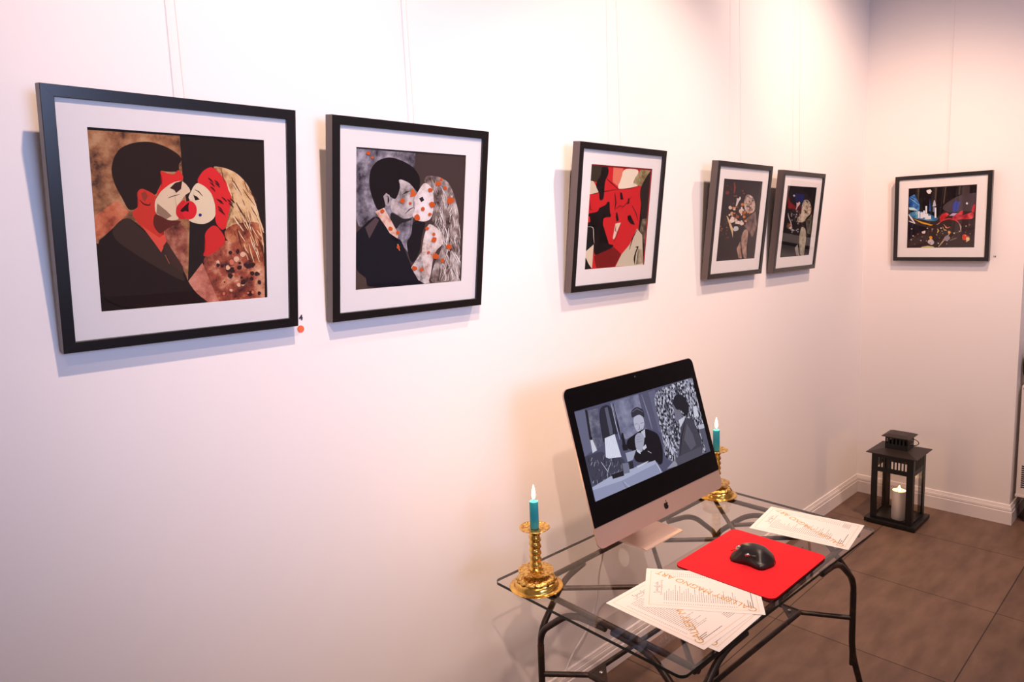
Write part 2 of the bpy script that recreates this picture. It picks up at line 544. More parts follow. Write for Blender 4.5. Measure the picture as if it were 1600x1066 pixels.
ART = {
1: '''
base:40,30,28|
mot:160,108,72/82,54,42/196,150,108|8,3477,1642,3492,1656,2682,1754,1725,1659,430,11,1360
mot:205,115,78/150,70,48/220,150,110|22,1878,436,2191,617,1947,239,1557,14,1412
mot:150,80,62/70,40,34/200,140,110|1254,1582,1542,1764,1709,1537,1640,817,1563,706,1274,1286
44,29,25|367,2804,426,3010,545,3185,788,3303,1080,3341,1342,3272,1574,3145,1672,3025,1579,2895,1608,2781,1383,2761,1216,2790,1290,2597,1198,2452,1129,2290,1023,2306,864,2408,779,2336,805,2054,677,1983,599,2018,517,2227,407,2466,367,2669
206,58,44|779,2336,865,2426,978,2383,1129,2290,1166,2165,1100,1876,1296,1729,1150,1548,1247,1435,1201,1214,1070,1329,821,1662,643,1948,811,2054
222,48,46|1216,2790,1381,2726,1518,2713,1576,2830,1680,2683,1652,2602,1440,2530,1245,2382,1184,2309,1129,2290,1204,2445,1290,2597
228,202,166|1245,2389,1441,2548,1652,2609,1827,2387,1691,2311,1619,2207,1528,2059,1496,1904,1561,1801,1333,1773,1101,1905,1095,2164,1191,2316
150,62,46|859,2320,934,2375,981,2269,922,2162,885,2197
70,26,22|822,2192,889,2096,1007,2070,1026,2144,1016,2146,1001,2098,904,2121,830,2200
96,40,32|1082,1930,1201,1876,1334,1784,1648,1770,1362,1655,1218,1546,1148,1511,1039,1695
60,34,30|1401,2439,1510,2551,1645,2591,1616,2426,1517,2344,1486,2401
60,34,30|1358,2236,1447,2269,1587,2313,1585,2320,1443,2286,1356,2243
150,120,96|1147,2129,1309,1985,1407,1875,1300,1809,1119,1930
206,38,44|1504,2059,1578,2151,1662,2215,1722,2134,1678,1949,1686,1800,1562,1808,1486,1904
232,212,176|1879,2514,1972,2576,2115,2506,2227,2347,2302,2064,2282,1835,2082,1699,1862,1716,1714,1792,1815,1874,1904,2009,1817,2172,1742,2245,1801,2365
224,40,48|1910,1994,1900,1934,1876,1879,1841,1836,1797,1809,1750,1799,1704,1809,1663,1837,1632,1880,1614,1934,1609,1993,1619,2052,1643,2106,1678,2149,1721,2177,1767,2187,1814,2178,1855,2151,1886,2108,1906,2054
50,14,18|1570,1986,1681,2097,1774,2172,1733,2060,1750,1949,1676,1986,1621,1949
36,22,22|1852,2314,1923,2278,1975,2219,1883,2196
60,36,30|1890,2414,1956,2371,2036,2284,2043,2290,1971,2388,1895,2422
48,30,120|2005,1893,2003,1882,1998,1873,1990,1865,1981,1860,1970,1859,1960,1860,1951,1865,1944,1873,1940,1882,1939,1893,1941,1903,1946,1913,1954,1920,1963,1925,1973,1927,1983,1925,1992,1920,1999,1913,2004,1903
222,46,48|1917,2574,2054,2807,2249,2919,2422,2766,2604,2527,2703,2222,2622,1911,2454,1523,2270,1720,2302,2064,2237,2336,2085,2505
212,48,46|2037,1523,2270,1720,2488,1405,2444,1249,2207,1062,1971,994,2070,1222
mot:222,182,128/150,92,60/238,206,160|2249,2919,2503,2901,2768,2799,2997,2576,3149,2228,3280,1750,3128,1471,2684,1401,2455,1562,2622,1911,2703,2222,2604,2527,2422,2766
mot:170,88,58/80,40,34/214,150,104|2455,1562,2694,1716,3280,1750,3334,1385,3317,0,3090,35,2868,914,2677,1202,2487,1366
mot:168,84,62/74,40,38/226,172,132|1971,994,2207,1062,2444,1249,2487,1366,2756,1200,2988,827,3339,727,3326,0,2282,2,2070,479
mot:206,128,104/160,86,72/222,160,136|1661,488,1973,877,2282,2,2051,11,1833,201,1730,385
240,214,170|2654,1869,2748,1699,2877,1538,2888,1546,2776,1718,2665,1877
232,190,140|2763,1966,2790,1841,2847,1720,2856,1724,2813,1849,2772,1969
232,190,140|3084,1470,3122,1330,3195,1195,3206,1200,3151,1342,3096,1474
240,214,170|3128,2159,3174,1916,3247,1673,3254,1675,3191,1920,3135,2160
92,46,36|2807,2483,2848,2289,2920,2097,2930,2100,2872,2296,2816,2486
120,66,44|3155,1923,3221,1750,3323,1584,3336,1590,3253,1765,3168,1929
120,66,44|2971,1282,2998,1043,3060,804,3072,807,3028,1048,2983,1283
240,214,170|2960,1818,3073,1589,3214,1359,3220,1363,3089,1597,2967,1822
232,190,140|3157,1163,3175,1046,3229,934,3243,938,3208,1056,3171,1166
232,190,140|2729,2723,2768,2540,2839,2362,2851,2367,2796,2550,2741,2727
92,46,36|2695,1859,2756,1753,2843,1654,2850,1659,2774,1766,2703,1864
232,190,140|3280,1332,3305,1180,3319,1031,3331,1031,3335,1184,3291,1335
92,46,36|2898,1951,2924,1757,2982,1564,2992,1566,2949,1763,2907,1953
92,46,36|2820,1970,2855,1877,2915,1788,2921,1791,2870,1885,2826,1973
232,190,140|2916,1820,2943,1715,2999,1614,3008,1618,2965,1723,2925,1823
232,190,140|2870,1236,2907,1138,2972,1045,2980,1049,2927,1148,2878,1240
92,46,36|2925,2628,2951,2506,3005,2388,3013,2392,2971,2514,2933,2631
120,66,44|2653,1572,2680,1472,2736,1377,2744,1381,2700,1481,2661,1575
240,214,170|2542,2598,2578,2442,2645,2291,2656,2296,2604,2452,2552,2602
120,66,44|2885,2462,3000,2279,3145,2100,3153,2106,3019,2292,2892,2467
240,214,170|3158,1922,3252,1705,3330,1492,3343,1496,3283,1717,3170,1927
92,46,36|2656,2702,2682,2566,2738,2433,2747,2437,2706,2574,2666,2705
232,190,140|2955,2429,3053,2273,3178,2122,3185,2127,3069,2285,2961,2433
120,66,44|3190,1168,3215,996,3267,824,3273,825,3232,1000,3197,1169
92,46,36|2736,1605,2761,1388,2822,1173,2835,1176,2794,1395,2749,1607
120,66,44|3176,1406,3305,1181,3320,960,3327,961,3322,1186,3182,1409
232,190,140|3228,1707,3269,1460,3324,1214,3335,1216,3297,1466,3239,1709
240,214,170|2973,2013,2995,1850,3047,1690,3056,1692,3017,1856,2982,2015
240,214,170|2760,1552,2828,1413,2924,1278,2931,1282,2845,1423,2766,1555
240,214,170|3093,1291,3138,1062,3215,833,3226,836,3164,1068,3103,1293
232,190,140|2881,2234,2978,2042,3101,1853,3107,1857,2993,2051,2887,2237
232,190,140|3171,1555,3222,1458,3308,1371,3319,1380,3252,1479,3184,1563
232,190,140|2811,2381,2865,2247,2951,2120,2960,2126,2889,2260,2821,2386
240,214,170|2669,2594,2736,2467,2834,2349,2844,2356,2761,2484,2679,2601
232,190,140|2695,2789,2738,2676,2813,2571,2822,2577,2763,2690,2706,2794
92,46,36|2442,2869,2459,2728,2501,2589,2508,2591,2476,2732,2449,2870
232,190,140|2980,1262,3018,1045,3090,830,3102,833,3047,1052,2991,1265
240,214,170|3047,1943,3078,1831,3140,1724,3149,1729,3102,1841,3057,1946
240,214,170|2825,1941,2901,1755,3008,1573,3016,1578,2922,1766,2833,1945
120,66,44|3022,2441,3095,2318,3194,2200,3200,2205,3110,2329,3029,2445
120,66,44|3044,1267,3084,1161,3158,1064,3169,1071,3113,1177,3056,1273
232,190,140|2547,2612,2582,2485,2645,2362,2652,2366,2601,2493,2555,2615
232,190,140|2881,1266,2904,1077,2958,888,2969,890,2929,1082,2891,1268
232,190,140|2992,1596,3060,1399,3157,1204,3164,1207,3078,1406,2999,1598
120,66,44|2771,1702,2846,1465,2948,1228,2955,1231,2863,1472,2778,1705
232,190,140|3177,1989,3236,1773,3328,1560,3339,1564,3263,1783,3188,1993
92,46,36|2863,1183,2962,958,3094,736,3103,741,2985,970,2872,1188
120,66,44|2694,2629,2752,2492,2840,2362,2849,2367,2774,2504,2702,2633
240,214,170|3001,1694,3037,1566,3105,1443,3114,1447,3061,1576,3011,1698
240,214,170|3018,1412,3054,1250,3122,1091,3132,1094,3079,1258,3028,1415
120,66,44|3022,1742,3066,1492,3147,1244,3161,1248,3100,1500,3036,1745
120,66,44|2918,1743,2927,1637,2972,1535,2984,1540,2959,1646,2931,1746
232,190,140|2875,1742,2912,1648,2978,1561,2986,1566,2933,1660,2884,1746
92,46,36|3062,2076,3110,1967,3184,1863,3190,1867,3126,1976,3068,2079
92,46,36|2730,2163,2805,2002,2912,1847,2922,1854,2830,2017,2740,2169
232,186,150|2906,369,2869,340,2832,303,2785,335,2790,378,2793,413,2836,432,2885,413
60,34,34|2429,788,2414,765,2384,746,2358,766,2343,793,2364,814,2387,820,2415,812
214,120,90|2490,410,2483,388,2461,374,2443,390,2433,414,2445,437,2463,439,2481,436
232,186,150|2920,1021,2889,989,2847,952,2792,989,2778,1027,2816,1074,2851,1086,2886,1069
60,34,34|3042,124,3023,83,2980,65,2929,87,2920,134,2932,185,2984,182,3031,178
60,34,34|3212,567,3213,546,3188,537,3170,553,3167,570,3173,587,3190,593,3210,585
214,120,90|2433,168,2422,141,2401,131,2373,148,2368,173,2379,201,2403,201,2431,187
232,186,150|2333,866,2333,831,2298,821,2269,836,2265,869,2262,895,2302,921,2327,900
60,34,34|2342,810,2322,782,2297,768,2266,790,2263,814,2273,848,2300,853,2321,840
232,186,150|2722,422,2709,397,2692,395,2675,404,2664,426,2666,446,2694,457,2719,445
214,120,90|2657,590,2647,565,2621,562,2600,569,2586,595,2598,618,2623,621,2642,618
214,120,90|2448,387,2428,364,2408,350,2382,367,2369,393,2390,410,2411,417,2430,416
232,186,150|2770,343,2773,309,2732,287,2706,315,2678,350,2707,382,2736,390,2768,372
214,120,90|2640,857,2635,807,2592,797,2555,812,2546,861,2549,909,2596,928,2643,891
60,34,34|2588,530,2585,504,2555,497,2532,511,2521,534,2536,559,2558,562,2584,549
60,34,34|2804,831,2790,812,2769,800,2744,812,2737,834,2747,857,2771,868,2790,857
60,34,34|2900,392,2889,351,2837,337,2785,343,2777,400,2793,443,2841,458,2892,447
60,34,34|2818,732,2792,689,2754,687,2719,693,2704,738,2728,769,2757,780,2802,776
60,34,34|2490,494,2484,479,2466,478,2450,479,2450,497,2452,511,2467,517,2483,511
214,120,90|2965,141,2953,124,2938,112,2924,123,2910,146,2918,165,2940,174,2961,160
60,34,34|2581,695,2564,644,2515,635,2464,667,2468,702,2465,740,2520,775,2563,751
214,120,90|2736,394,2720,372,2698,365,2678,371,2661,400,2677,423,2700,434,2719,416
60,34,34|3106,581,3077,548,3043,533,3015,558,2988,589,3005,627,3046,630,3074,623
60,34,34|2617,1072,2598,1040,2571,1029,2546,1045,2526,1076,2545,1106,2574,1123,2609,1098
60,34,34|2776,1093,2769,1067,2734,1032,2707,1053,2691,1097,2705,1128,2738,1158,2766,1132
60,34,34|3058,764,3031,732,2984,703,2941,721,2925,771,2951,806,2987,813,3032,806
60,34,34|3245,373,3244,330,3203,319,3172,339,3159,379,3177,420,3206,418,3233,405
214,120,90|2495,472,2485,444,2465,437,2447,453,2437,476,2448,504,2467,513,2492,501
60,34,34|2959,777,2935,742,2897,734,2870,744,2853,782,2859,823,2900,822,2939,820
60,34,34|3129,775,3089,737,3055,710,3016,740,2993,782,3011,819,3058,824,3107,814
60,34,34|3239,112,3218,80,3192,63,3162,84,3158,118,3165,154,3194,158,3221,148
214,120,90|3075,146,3066,117,3047,108,3022,122,3007,151,3025,177,3049,189,3068,167
214,120,90|2923,715,2914,691,2893,681,2865,694,2864,718,2876,745,2895,756,2924,744
60,34,34|2839,500,2824,482,2801,476,2779,486,2770,504,2779,528,2802,531,2822,527
232,186,150|2771,923,2734,880,2697,853,2658,882,2635,929,2660,977,2701,985,2742,975
232,186,150|3228,627,3220,599,3197,588,3173,598,3148,632,3163,653,3198,660,3233,650
60,34,34|2439,427,2433,411,2418,410,2407,414,2403,430,2407,440,2419,444,2435,442
232,186,150|2563,741,2536,704,2501,687,2469,704,2463,747,2468,785,2505,804,2531,772
60,34,34|3221,555,3214,537,3191,532,3173,536,3168,558,3174,574,3193,581,3211,576
60,34,34|2616,559,2588,521,2554,504,2510,529,2495,567,2511,613,2558,620,2594,592
60,34,34|3076,465,3060,431,3031,423,3005,444,2981,471,3005,504,3033,510,3057,498
60,34,34|2653,666,2655,629,2601,617,2568,637,2529,673,2558,722,2605,742,2637,709
232,186,150|2591,231,2586,200,2556,203,2525,216,2519,237,2530,265,2558,262,2587,255
60,34,34|3182,569,3174,526,3141,523,3099,533,3104,573,3109,602,3144,619,3187,604
60,34,34|2642,714,2624,680,2596,675,2571,689,2549,720,2574,744,2599,750,2632,746
60,34,34|2971,747,2965,713,2931,703,2895,716,2880,752,2892,783,2934,801,2961,777
60,20,20|2426,2275,2472,2233,2528,2178,2535,2184,2488,2250,2431,2283
60,20,20|2317,2237,2363,2195,2419,2140,2426,2146,2379,2212,2323,2244
60,20,20|2290,2624,2336,2584,2391,2530,2398,2536,2352,2601,2296,2632
60,20,20|2336,2078,2383,2035,2438,1980,2445,1986,2399,2052,2342,2086
60,20,20|2570,2151,2618,2108,2675,2052,2682,2058,2634,2125,2576,2158
60,20,20|2160,2669,2205,2629,2260,2576,2267,2583,2221,2646,2166,2677
60,20,20|2599,2248,2647,2205,2704,2149,2711,2155,2663,2222,2605,2255
60,20,20|2379,1996,2426,1954,2482,1897,2489,1903,2442,1970,2385,2004
60,20,20|2540,2231,2587,2189,2644,2133,2651,2139,2603,2206,2545,2239
60,20,20|2188,2584,2233,2544,2287,2490,2294,2496,2249,2560,2193,2592
60,20,20|2359,2222,2406,2180,2461,2125,2468,2131,2422,2197,2365,2230
60,20,20|2340,2025,2386,1982,2442,1926,2449,1932,2402,1999,2345,2032
60,20,20|2196,2490,2242,2449,2296,2395,2303,2401,2258,2466,2202,2497
60,20,20|2298,2571,2344,2530,2399,2477,2406,2483,2360,2548,2303,2579
42,28,26|6,1378,206,1523,544,1895,822,1669,1134,1253,1277,1360,1599,704,1668,468,1833,201,2066,10,3,7
62,46,38|205,1513,544,1895,819,1626,1201,1214,1433,980,1577,629,1606,464,913,930
224,84,66|823,1690,1144,1438,1251,1516,1277,1360,1162,1134,1062,1307
70,48,40|1203,1251,1277,1360,1568,821,1568,660,1357,870
170,90,70|1230,1080,1304,889,1314,894,1241,1085
''',
2: '''
base:70,56,54|
mot:118,112,122/52,48,56/176,172,182|0,3508,1778,3501,1654,3174,2029,2646,1694,1686,1719,787,1350,1174,569,1942,8,1421
26,20,24|389,2772,434,3047,634,3261,1004,3368,1433,3269,1744,3125,1953,2881,1941,2534,1875,2478,1713,2638,1577,2749,1248,2837,1339,2627,1204,2295,1066,2329,894,2456,812,2367,883,2120,838,2056,651,2005,546,2187,420,2498
26,22,28|1737,1760,2198,1739,2046,1382,2014,928,1726,521,1528,1169,1703,1351
mot:186,176,174/110,104,104/222,214,210|1248,2830,1577,2742,1713,2638,1863,2416,1769,2257,1736,2128,1775,2018,1736,1826,1424,1790,1247,1907,1073,1979,1027,2122,1066,2318,1204,2295,1339,2627
206,98,44|1663,2528,1714,2601,1854,2430,1747,2377,1632,2353
48,42,44|1627,2527,1540,2471,1409,2432,1495,2506
40,36,40|1030,1979,1247,1889,1447,1779,1713,1815,1648,1742,1339,1681,1220,1500,1035,1691
170,160,160|812,2367,894,2453,1001,2398,1061,2158,942,2114,883,2156
40,34,36|881,2356,935,2375,976,2264,936,2176,947,2172,1005,2263,957,2392,877,2365
40,30,32|1497,1921,1642,2035,1749,2086,1743,2097,1620,2058,1487,1929
mot:226,192,172/180,96,60/236,214,200|577,1977,838,2077,1100,1690,1293,1396,1228,1133,909,1584
24,22,32|0,1421,602,1942,909,1577,1228,1133,1347,1322,1678,600,1969,123,2208,5,364,9,320,286,5,521
84,68,70|287,1584,591,1836,696,1765,412,1299
80,64,58|5,521,320,286,364,9,0,8
216,130,80|1254,1132,1298,1131,1355,951,1311,968
mot:228,218,214/190,176,170/240,236,234|1896,2526,2071,2765,2267,2690,2414,2509,2442,2134,2346,1794,2152,1712,1874,1737,1712,1870,1784,2018,1816,2165,1745,2293
40,34,36|1925,2332,2038,2382,2096,2287,1996,2234
mot:140,124,118/66,50,46/206,196,190|2071,2765,2122,2898,2226,2946,2578,2923,2921,2785,3190,2295,3371,1673,3426,0,2792,4,2352,19,2478,522,2707,903,2843,1172,2688,1370,2350,1681,2442,2134,2414,2509,2267,2690
mot:218,204,198/160,120,100/236,228,222|2076,1192,2246,1682,2438,1604,2685,1447,2845,1133,2465,873,2352,19,2154,227,2039,582
mot:200,190,186/90,80,80/226,220,216|1718,484,2039,889,2149,383,2361,18,2185,7,1969,123
236,230,226|2754,1447,2804,1228,2824,1008,2831,1008,2821,1229,2761,1448
60,44,40|2831,1253,2961,1072,3062,894,3068,896,2976,1078,2836,1255
200,186,176|2889,530,2896,350,2882,170,2893,168,2926,347,2900,530
236,230,226|2992,1289,3066,1200,3107,1115,3113,1117,3080,1205,2998,1291
200,186,176|2773,669,2774,509,2745,349,2751,347,2789,507,2779,669
60,44,40|2702,1470,2847,1274,2964,1080,2971,1082,2864,1281,2708,1473
200,186,176|2477,2177,2462,2093,2419,2007,2425,2005,2478,2090,2483,2177
236,230,226|2522,2764,2515,2689,2481,2610,2487,2608,2532,2686,2529,2764
236,230,226|3271,1687,3343,1459,3389,1231,3398,1231,3366,1462,3280,1689
236,230,226|2598,2118,2617,2043,2608,1967,2615,1966,2634,2043,2604,2120
236,230,226|2759,1644,2854,1475,2927,1309,2938,1311,2881,1482,2769,1648
236,230,226|3102,1828,3144,1694,3155,1560,3161,1560,3159,1695,3107,1829
236,230,226|3284,271,3211,112,3104,30,3109,25,3227,103,3291,269
236,230,226|2721,637,2834,473,2918,312,2924,314,2850,478,2728,639
236,230,226|2588,2158,2642,2082,2666,2008,2672,2009,2656,2086,2593,2160
236,230,226|2686,1263,2743,1144,2777,1028,2787,1029,2767,1149,2695,1266
236,230,226|2884,1095,2909,957,2908,819,2916,818,2931,956,2892,1096
200,186,176|2316,2830,2420,2631,2498,2432,2505,2433,2437,2636,2322,2832
236,230,226|3187,1338,3256,1222,3295,1109,3301,1110,3272,1226,3193,1340
236,230,226|2794,1188,2906,1032,2994,882,3005,885,2931,1042,2804,1192
60,44,40|2536,1757,2578,1679,2595,1603,2604,1603,2599,1683,2544,1760
200,186,176|2876,374,2816,213,2732,54,2743,50,2843,203,2887,370
200,186,176|3090,316,3088,233,3057,151,3063,149,3105,230,3096,315
60,44,40|2550,2581,2564,2497,2556,2413,2566,2412,2589,2498,2559,2582
60,44,40|3295,944,3261,756,3198,567,3206,565,3281,752,3303,942
236,230,226|3061,491,3120,272,3156,55,3167,55,3148,274,3072,492
236,230,226|2899,1266,2909,1128,2890,991,2896,990,2926,1127,2906,1266
200,186,176|3018,234,2994,59,2941,43,2946,34,3022,49,3030,232
236,230,226|3018,1723,3037,1574,3027,1425,3035,1424,3056,1574,3026,1724
200,186,176|2297,2871,2430,2685,2537,2499,2544,2502,2446,2692,2303,2874
200,186,176|2969,2416,2934,2319,2872,2218,2879,2214,2954,2313,2978,2414
236,230,226|2500,1869,2496,1756,2471,1641,2481,1639,2523,1753,2510,1869
200,186,176|2680,1384,2752,1269,2797,1157,2805,1158,2771,1274,2687,1387
200,186,176|2816,434,2881,224,2921,39,2931,40,2906,226,2826,435
236,230,226|3092,655,3162,480,3203,306,3211,306,3181,482,3099,657
236,230,226|2944,1117,2984,997,2998,879,3008,879,3008,999,2954,1119
236,230,226|2660,2442,2744,2262,2806,2083,2816,2085,2769,2268,2669,2445
200,186,176|2946,1965,2991,1883,3007,1803,3014,1803,3008,1887,2953,1967
236,230,226|3079,899,3194,754,3280,614,3287,616,3211,761,3085,902
236,230,226|2838,1296,2899,1103,2930,911,2936,911,2915,1104,2845,1297
236,230,226|3331,983,3352,883,3345,785,3353,784,3373,883,3339,984
200,186,176|2924,560,2852,368,2751,175,2758,172,2870,362,2932,558
236,230,226|3261,770,3401,561,3426,358,3426,358,3426,567,3272,774
60,44,40|3424,255,3394,92,3331,14,3338,10,3413,86,3426,254
236,230,226|2613,1825,2571,1714,2504,1598,2513,1594,2595,1706,2624,1823
200,186,176|3099,663,3030,487,2935,308,2944,305,3053,479,3108,660
236,230,226|3049,893,3062,745,3050,596,3059,595,3085,743,3058,893
236,230,226|3205,1439,3245,1314,3256,1190,3264,1190,3264,1316,3212,1440
236,230,226|2545,1617,2628,1492,2685,1370,2694,1372,2649,1499,2553,1620
200,186,176|2809,1879,2830,1680,2822,1479,2829,1479,2846,1680,2815,1880
236,230,226|2802,449,2861,243,2893,41,2902,41,2883,244,2810,450
236,230,226|3216,484,3277,330,3310,179,3319,179,3298,332,3224,486
236,230,226|3091,273,3136,192,3154,116,3164,116,3160,196,3100,276
236,230,226|2585,1999,2689,1848,2769,1700,2779,1703,2713,1857,2594,2003
236,230,226|2968,1009,2915,828,2834,645,2842,643,2935,822,2976,1007
236,230,226|2706,1530,2755,1435,2778,1343,2787,1343,2777,1439,2714,1532
60,44,40|3219,1294,3325,1091,3407,890,3418,892,3352,1097,3230,1297
236,230,226|2573,2107,2680,1907,2765,1708,2776,1710,2706,1914,2583,2110
200,186,176|3031,2263,3007,2175,2956,2084,2964,2080,3028,2170,3040,2262
236,230,226|3000,2421,2968,2252,2907,2080,2914,2078,2985,2249,3007,2421
60,44,40|3061,461,3207,243,3326,29,3335,31,3227,250,3068,464
236,230,226|2976,2450,3026,2373,3052,2300,3062,2302,3050,2380,2985,2454
236,230,226|2980,483,3063,335,3117,190,3124,191,3080,338,2986,485
236,230,226|3258,226,3410,23,3426,0,3426,5,3424,31,3264,229
236,230,226|2701,2002,2731,1897,2739,1793,2750,1793,2758,1900,2711,2005
236,230,226|3064,1865,3124,1767,3154,1671,3162,1672,3142,1772,3071,1868
236,230,226|3288,458,3311,225,3306,14,3315,13,3334,223,3297,458
236,230,226|3401,749,3358,636,3290,519,3300,515,3384,627,3412,746
200,186,176|2737,520,2723,304,2684,87,2695,85,2749,300,2747,519
200,186,176|2720,1002,2750,915,2750,830,2756,829,2766,916,2726,1003
60,44,40|3313,221,3426,19,3426,1,3426,4,3426,29,3324,225
236,230,226|2971,2050,2988,1872,2977,1693,2985,1692,3008,1871,2980,2050
236,230,226|3064,880,3232,674,3376,473,3385,476,3255,684,3072,884
200,186,176|2519,1876,2561,1799,2573,1724,2578,1724,2575,1802,2524,1878
200,186,176|2505,2212,2516,2087,2506,1960,2517,1959,2544,2086,2516,2213
236,230,226|2936,234,2900,65,2832,49,2835,42,2921,56,2946,232
200,186,176|3049,340,2998,209,2919,76,2927,72,3019,201,3058,337
60,44,40|3305,1824,3313,1664,3295,1502,3305,1501,3337,1662,3314,1824
60,44,40|2757,2232,2755,2014,2722,1795,2728,1795,2770,2013,2763,2232
200,186,176|3126,1369,3179,1193,3201,1018,3207,1018,3194,1195,3132,1370
60,44,40|2583,1887,2567,1724,2523,1559,2529,1558,2583,1722,2589,1887
236,230,226|3261,1801,3201,1658,3110,1512,3115,1510,3216,1653,3267,1799
236,230,226|2667,2633,2740,2437,2784,2239,2790,2240,2756,2439,2673,2635
200,186,176|2755,1151,2821,1008,2860,868,2868,868,2841,1011,2763,1153
236,230,226|3121,729,3162,631,3173,535,3181,535,3180,633,3128,731
236,230,226|3143,1259,3201,1129,3233,1002,3243,1003,3225,1133,3152,1262
236,230,226|3052,2453,3002,2347,2928,2235,2937,2230,3027,2338,3063,2450
60,44,40|2537,1813,2645,1661,2723,1511,2729,1513,2659,1666,2542,1815
236,230,226|2874,1249,2900,1114,2898,979,2906,978,2920,1114,2882,1250
200,186,176|2753,2596,2712,2393,2647,2186,2657,2184,2737,2388,2763,2595
60,44,40|2974,865,3002,754,3002,644,3010,643,3023,754,2983,866
236,230,226|3201,1339,3181,1217,3134,1093,3143,1090,3203,1212,3209,1338
236,230,226|2611,2686,2748,2510,2858,2335,2865,2338,2766,2518,2618,2689
236,230,226|2916,739,2884,591,2821,443,2827,441,2899,587,2923,738
60,44,40|3083,1069,3153,955,3196,845,3206,846,3176,961,3091,1072
60,44,40|2649,497,2678,368,2680,241,2689,240,2699,368,2658,498
236,230,226|3126,2140,3163,2017,3171,1894,3177,1894,3180,2019,3132,2142
60,44,40|3013,1375,2988,1175,2940,973,2950,970,3015,1170,3023,1374
200,186,176|2885,679,2975,520,3040,366,3051,368,3001,527,2895,682
200,186,176|2825,1490,2762,1335,2669,1179,2674,1176,2776,1330,2831,1488
236,230,226|2887,813,2941,730,2972,652,2983,653,2967,737,2897,817
60,44,40|2940,2300,2920,2192,2876,2081,2885,2078,2945,2187,2950,2299
200,186,176|2664,2048,2657,1825,2623,1601,2632,1599,2678,1824,2672,2048
200,186,176|3157,244,3254,123,3325,11,3335,14,3278,132,3166,249
236,230,226|3309,317,3335,132,3333,13,3344,11,3363,130,3320,317
200,186,176|2703,1826,2687,1730,2647,1631,2656,1628,2711,1725,2713,1826
236,230,226|2588,1909,2655,1760,2696,1613,2704,1614,2675,1764,2595,1911
236,230,226|3041,2145,3003,2050,2941,1951,2950,1947,3027,2042,3051,2143
236,230,226|3122,2119,3156,2015,3165,1912,3175,1911,3180,2017,3131,2121
200,186,176|2771,1587,2727,1449,2653,1308,2660,1305,2743,1444,2778,1586
200,186,176|3072,2122,3035,1965,2975,1804,2985,1801,3062,1959,3083,2121
236,230,226|2773,1874,2769,1651,2739,1427,2748,1425,2790,1649,2781,1874
200,186,176|2442,2807,2398,2595,2334,2380,2345,2378,2426,2591,2453,2806
236,230,226|3174,841,3313,657,3426,479,3426,482,3338,667,3184,845
200,186,176|3286,467,3357,319,3401,175,3411,175,3380,323,3295,469
60,44,40|2575,2256,2606,2051,2613,1844,2622,1844,2628,2052,2583,2257
236,230,226|2934,1532,2919,1318,2882,1101,2894,1099,2948,1314,2945,1532
200,186,176|2943,620,2919,496,2867,372,2873,369,2937,492,2950,619
200,186,176|3044,826,3147,694,3222,567,3231,570,3167,702,3052,830
200,186,176|2568,2119,2599,2036,2605,1954,2615,1954,2622,2039,2577,2121
202,88,34|2365,2563,2337,2517,2298,2513,2254,2499,2204,2536,2202,2585,2235,2614,2296,2618,2335,2594
202,88,34|2635,2738,2601,2686,2553,2682,2488,2675,2461,2714,2440,2757,2484,2789,2554,2812,2619,2788
202,88,34|2458,2172,2425,2132,2365,2081,2295,2100,2271,2145,2237,2200,2290,2239,2356,2260,2431,2213
202,88,34|2113,2057,2101,2023,2062,1998,2016,2005,1988,2036,1982,2074,2016,2106,2056,2118,2098,2089
202,88,34|1958,1833,1954,1766,1896,1747,1814,1755,1776,1808,1767,1861,1822,1903,1888,1922,1938,1879
202,88,34|1471,2271,1446,2228,1405,2197,1355,2202,1307,2249,1333,2291,1345,2325,1402,2318,1464,2304
202,88,34|3127,2295,3077,2241,2998,2203,2901,2195,2845,2261,2872,2327,2887,2385,2990,2384,3063,2370
202,88,34|2836,2632,2842,2601,2799,2575,2751,2576,2729,2611,2729,2642,2740,2665,2792,2688,2824,2663
202,88,34|1104,1545,1096,1516,1051,1490,1003,1501,965,1524,965,1562,1005,1605,1050,1587,1077,1575
202,88,34|1327,1045,1327,1013,1298,995,1262,1016,1237,1031,1229,1065,1263,1093,1294,1084,1332,1067
202,88,34|2538,1219,2518,1171,2475,1143,2399,1152,2356,1191,2377,1246,2410,1294,2464,1287,2532,1281
202,88,34|2283,1530,2256,1504,2219,1485,2178,1480,2138,1515,2148,1549,2164,1582,2214,1572,2243,1569
202,88,34|1915,454,1899,417,1833,395,1784,404,1732,446,1738,491,1767,536,1833,510,1876,509
202,88,34|2130,404,2097,367,2067,349,2023,352,2001,389,1979,434,2023,461,2062,470,2100,442
202,88,34|2652,749,2616,697,2535,681,2455,693,2401,731,2428,792,2467,821,2530,852,2599,800
202,88,34|3064,1009,3069,947,2997,937,2932,938,2873,984,2885,1038,2909,1081,2990,1092,3037,1057
202,88,34|853,1996,817,1960,788,1945,740,1947,729,1974,705,2009,743,2030,788,2053,812,2038
202,88,34|1328,1432,1301,1394,1266,1392,1234,1396,1209,1416,1211,1451,1228,1489,1265,1494,1292,1471
202,88,34|2687,2852,2668,2826,2641,2814,2600,2820,2574,2831,2582,2867,2594,2882,2636,2899,2665,2883
202,88,34|2351,1908,2320,1882,2295,1866,2254,1870,2235,1895,2222,1923,2252,1950,2294,1961,2339,1933
202,88,34|2322,878,2310,853,2284,834,2251,832,2214,868,2227,896,2248,913,2284,914,2317,906
202,88,34|2828,623,2829,591,2780,567,2737,565,2699,610,2701,645,2729,681,2774,692,2816,663
202,88,34|2493,1374,2482,1339,2460,1335,2421,1326,2385,1360,2392,1392,2416,1424,2454,1410,2479,1408
202,88,34|1678,2201,1677,2181,1645,2169,1615,2171,1589,2189,1583,2213,1610,2236,1642,2231,1672,2223
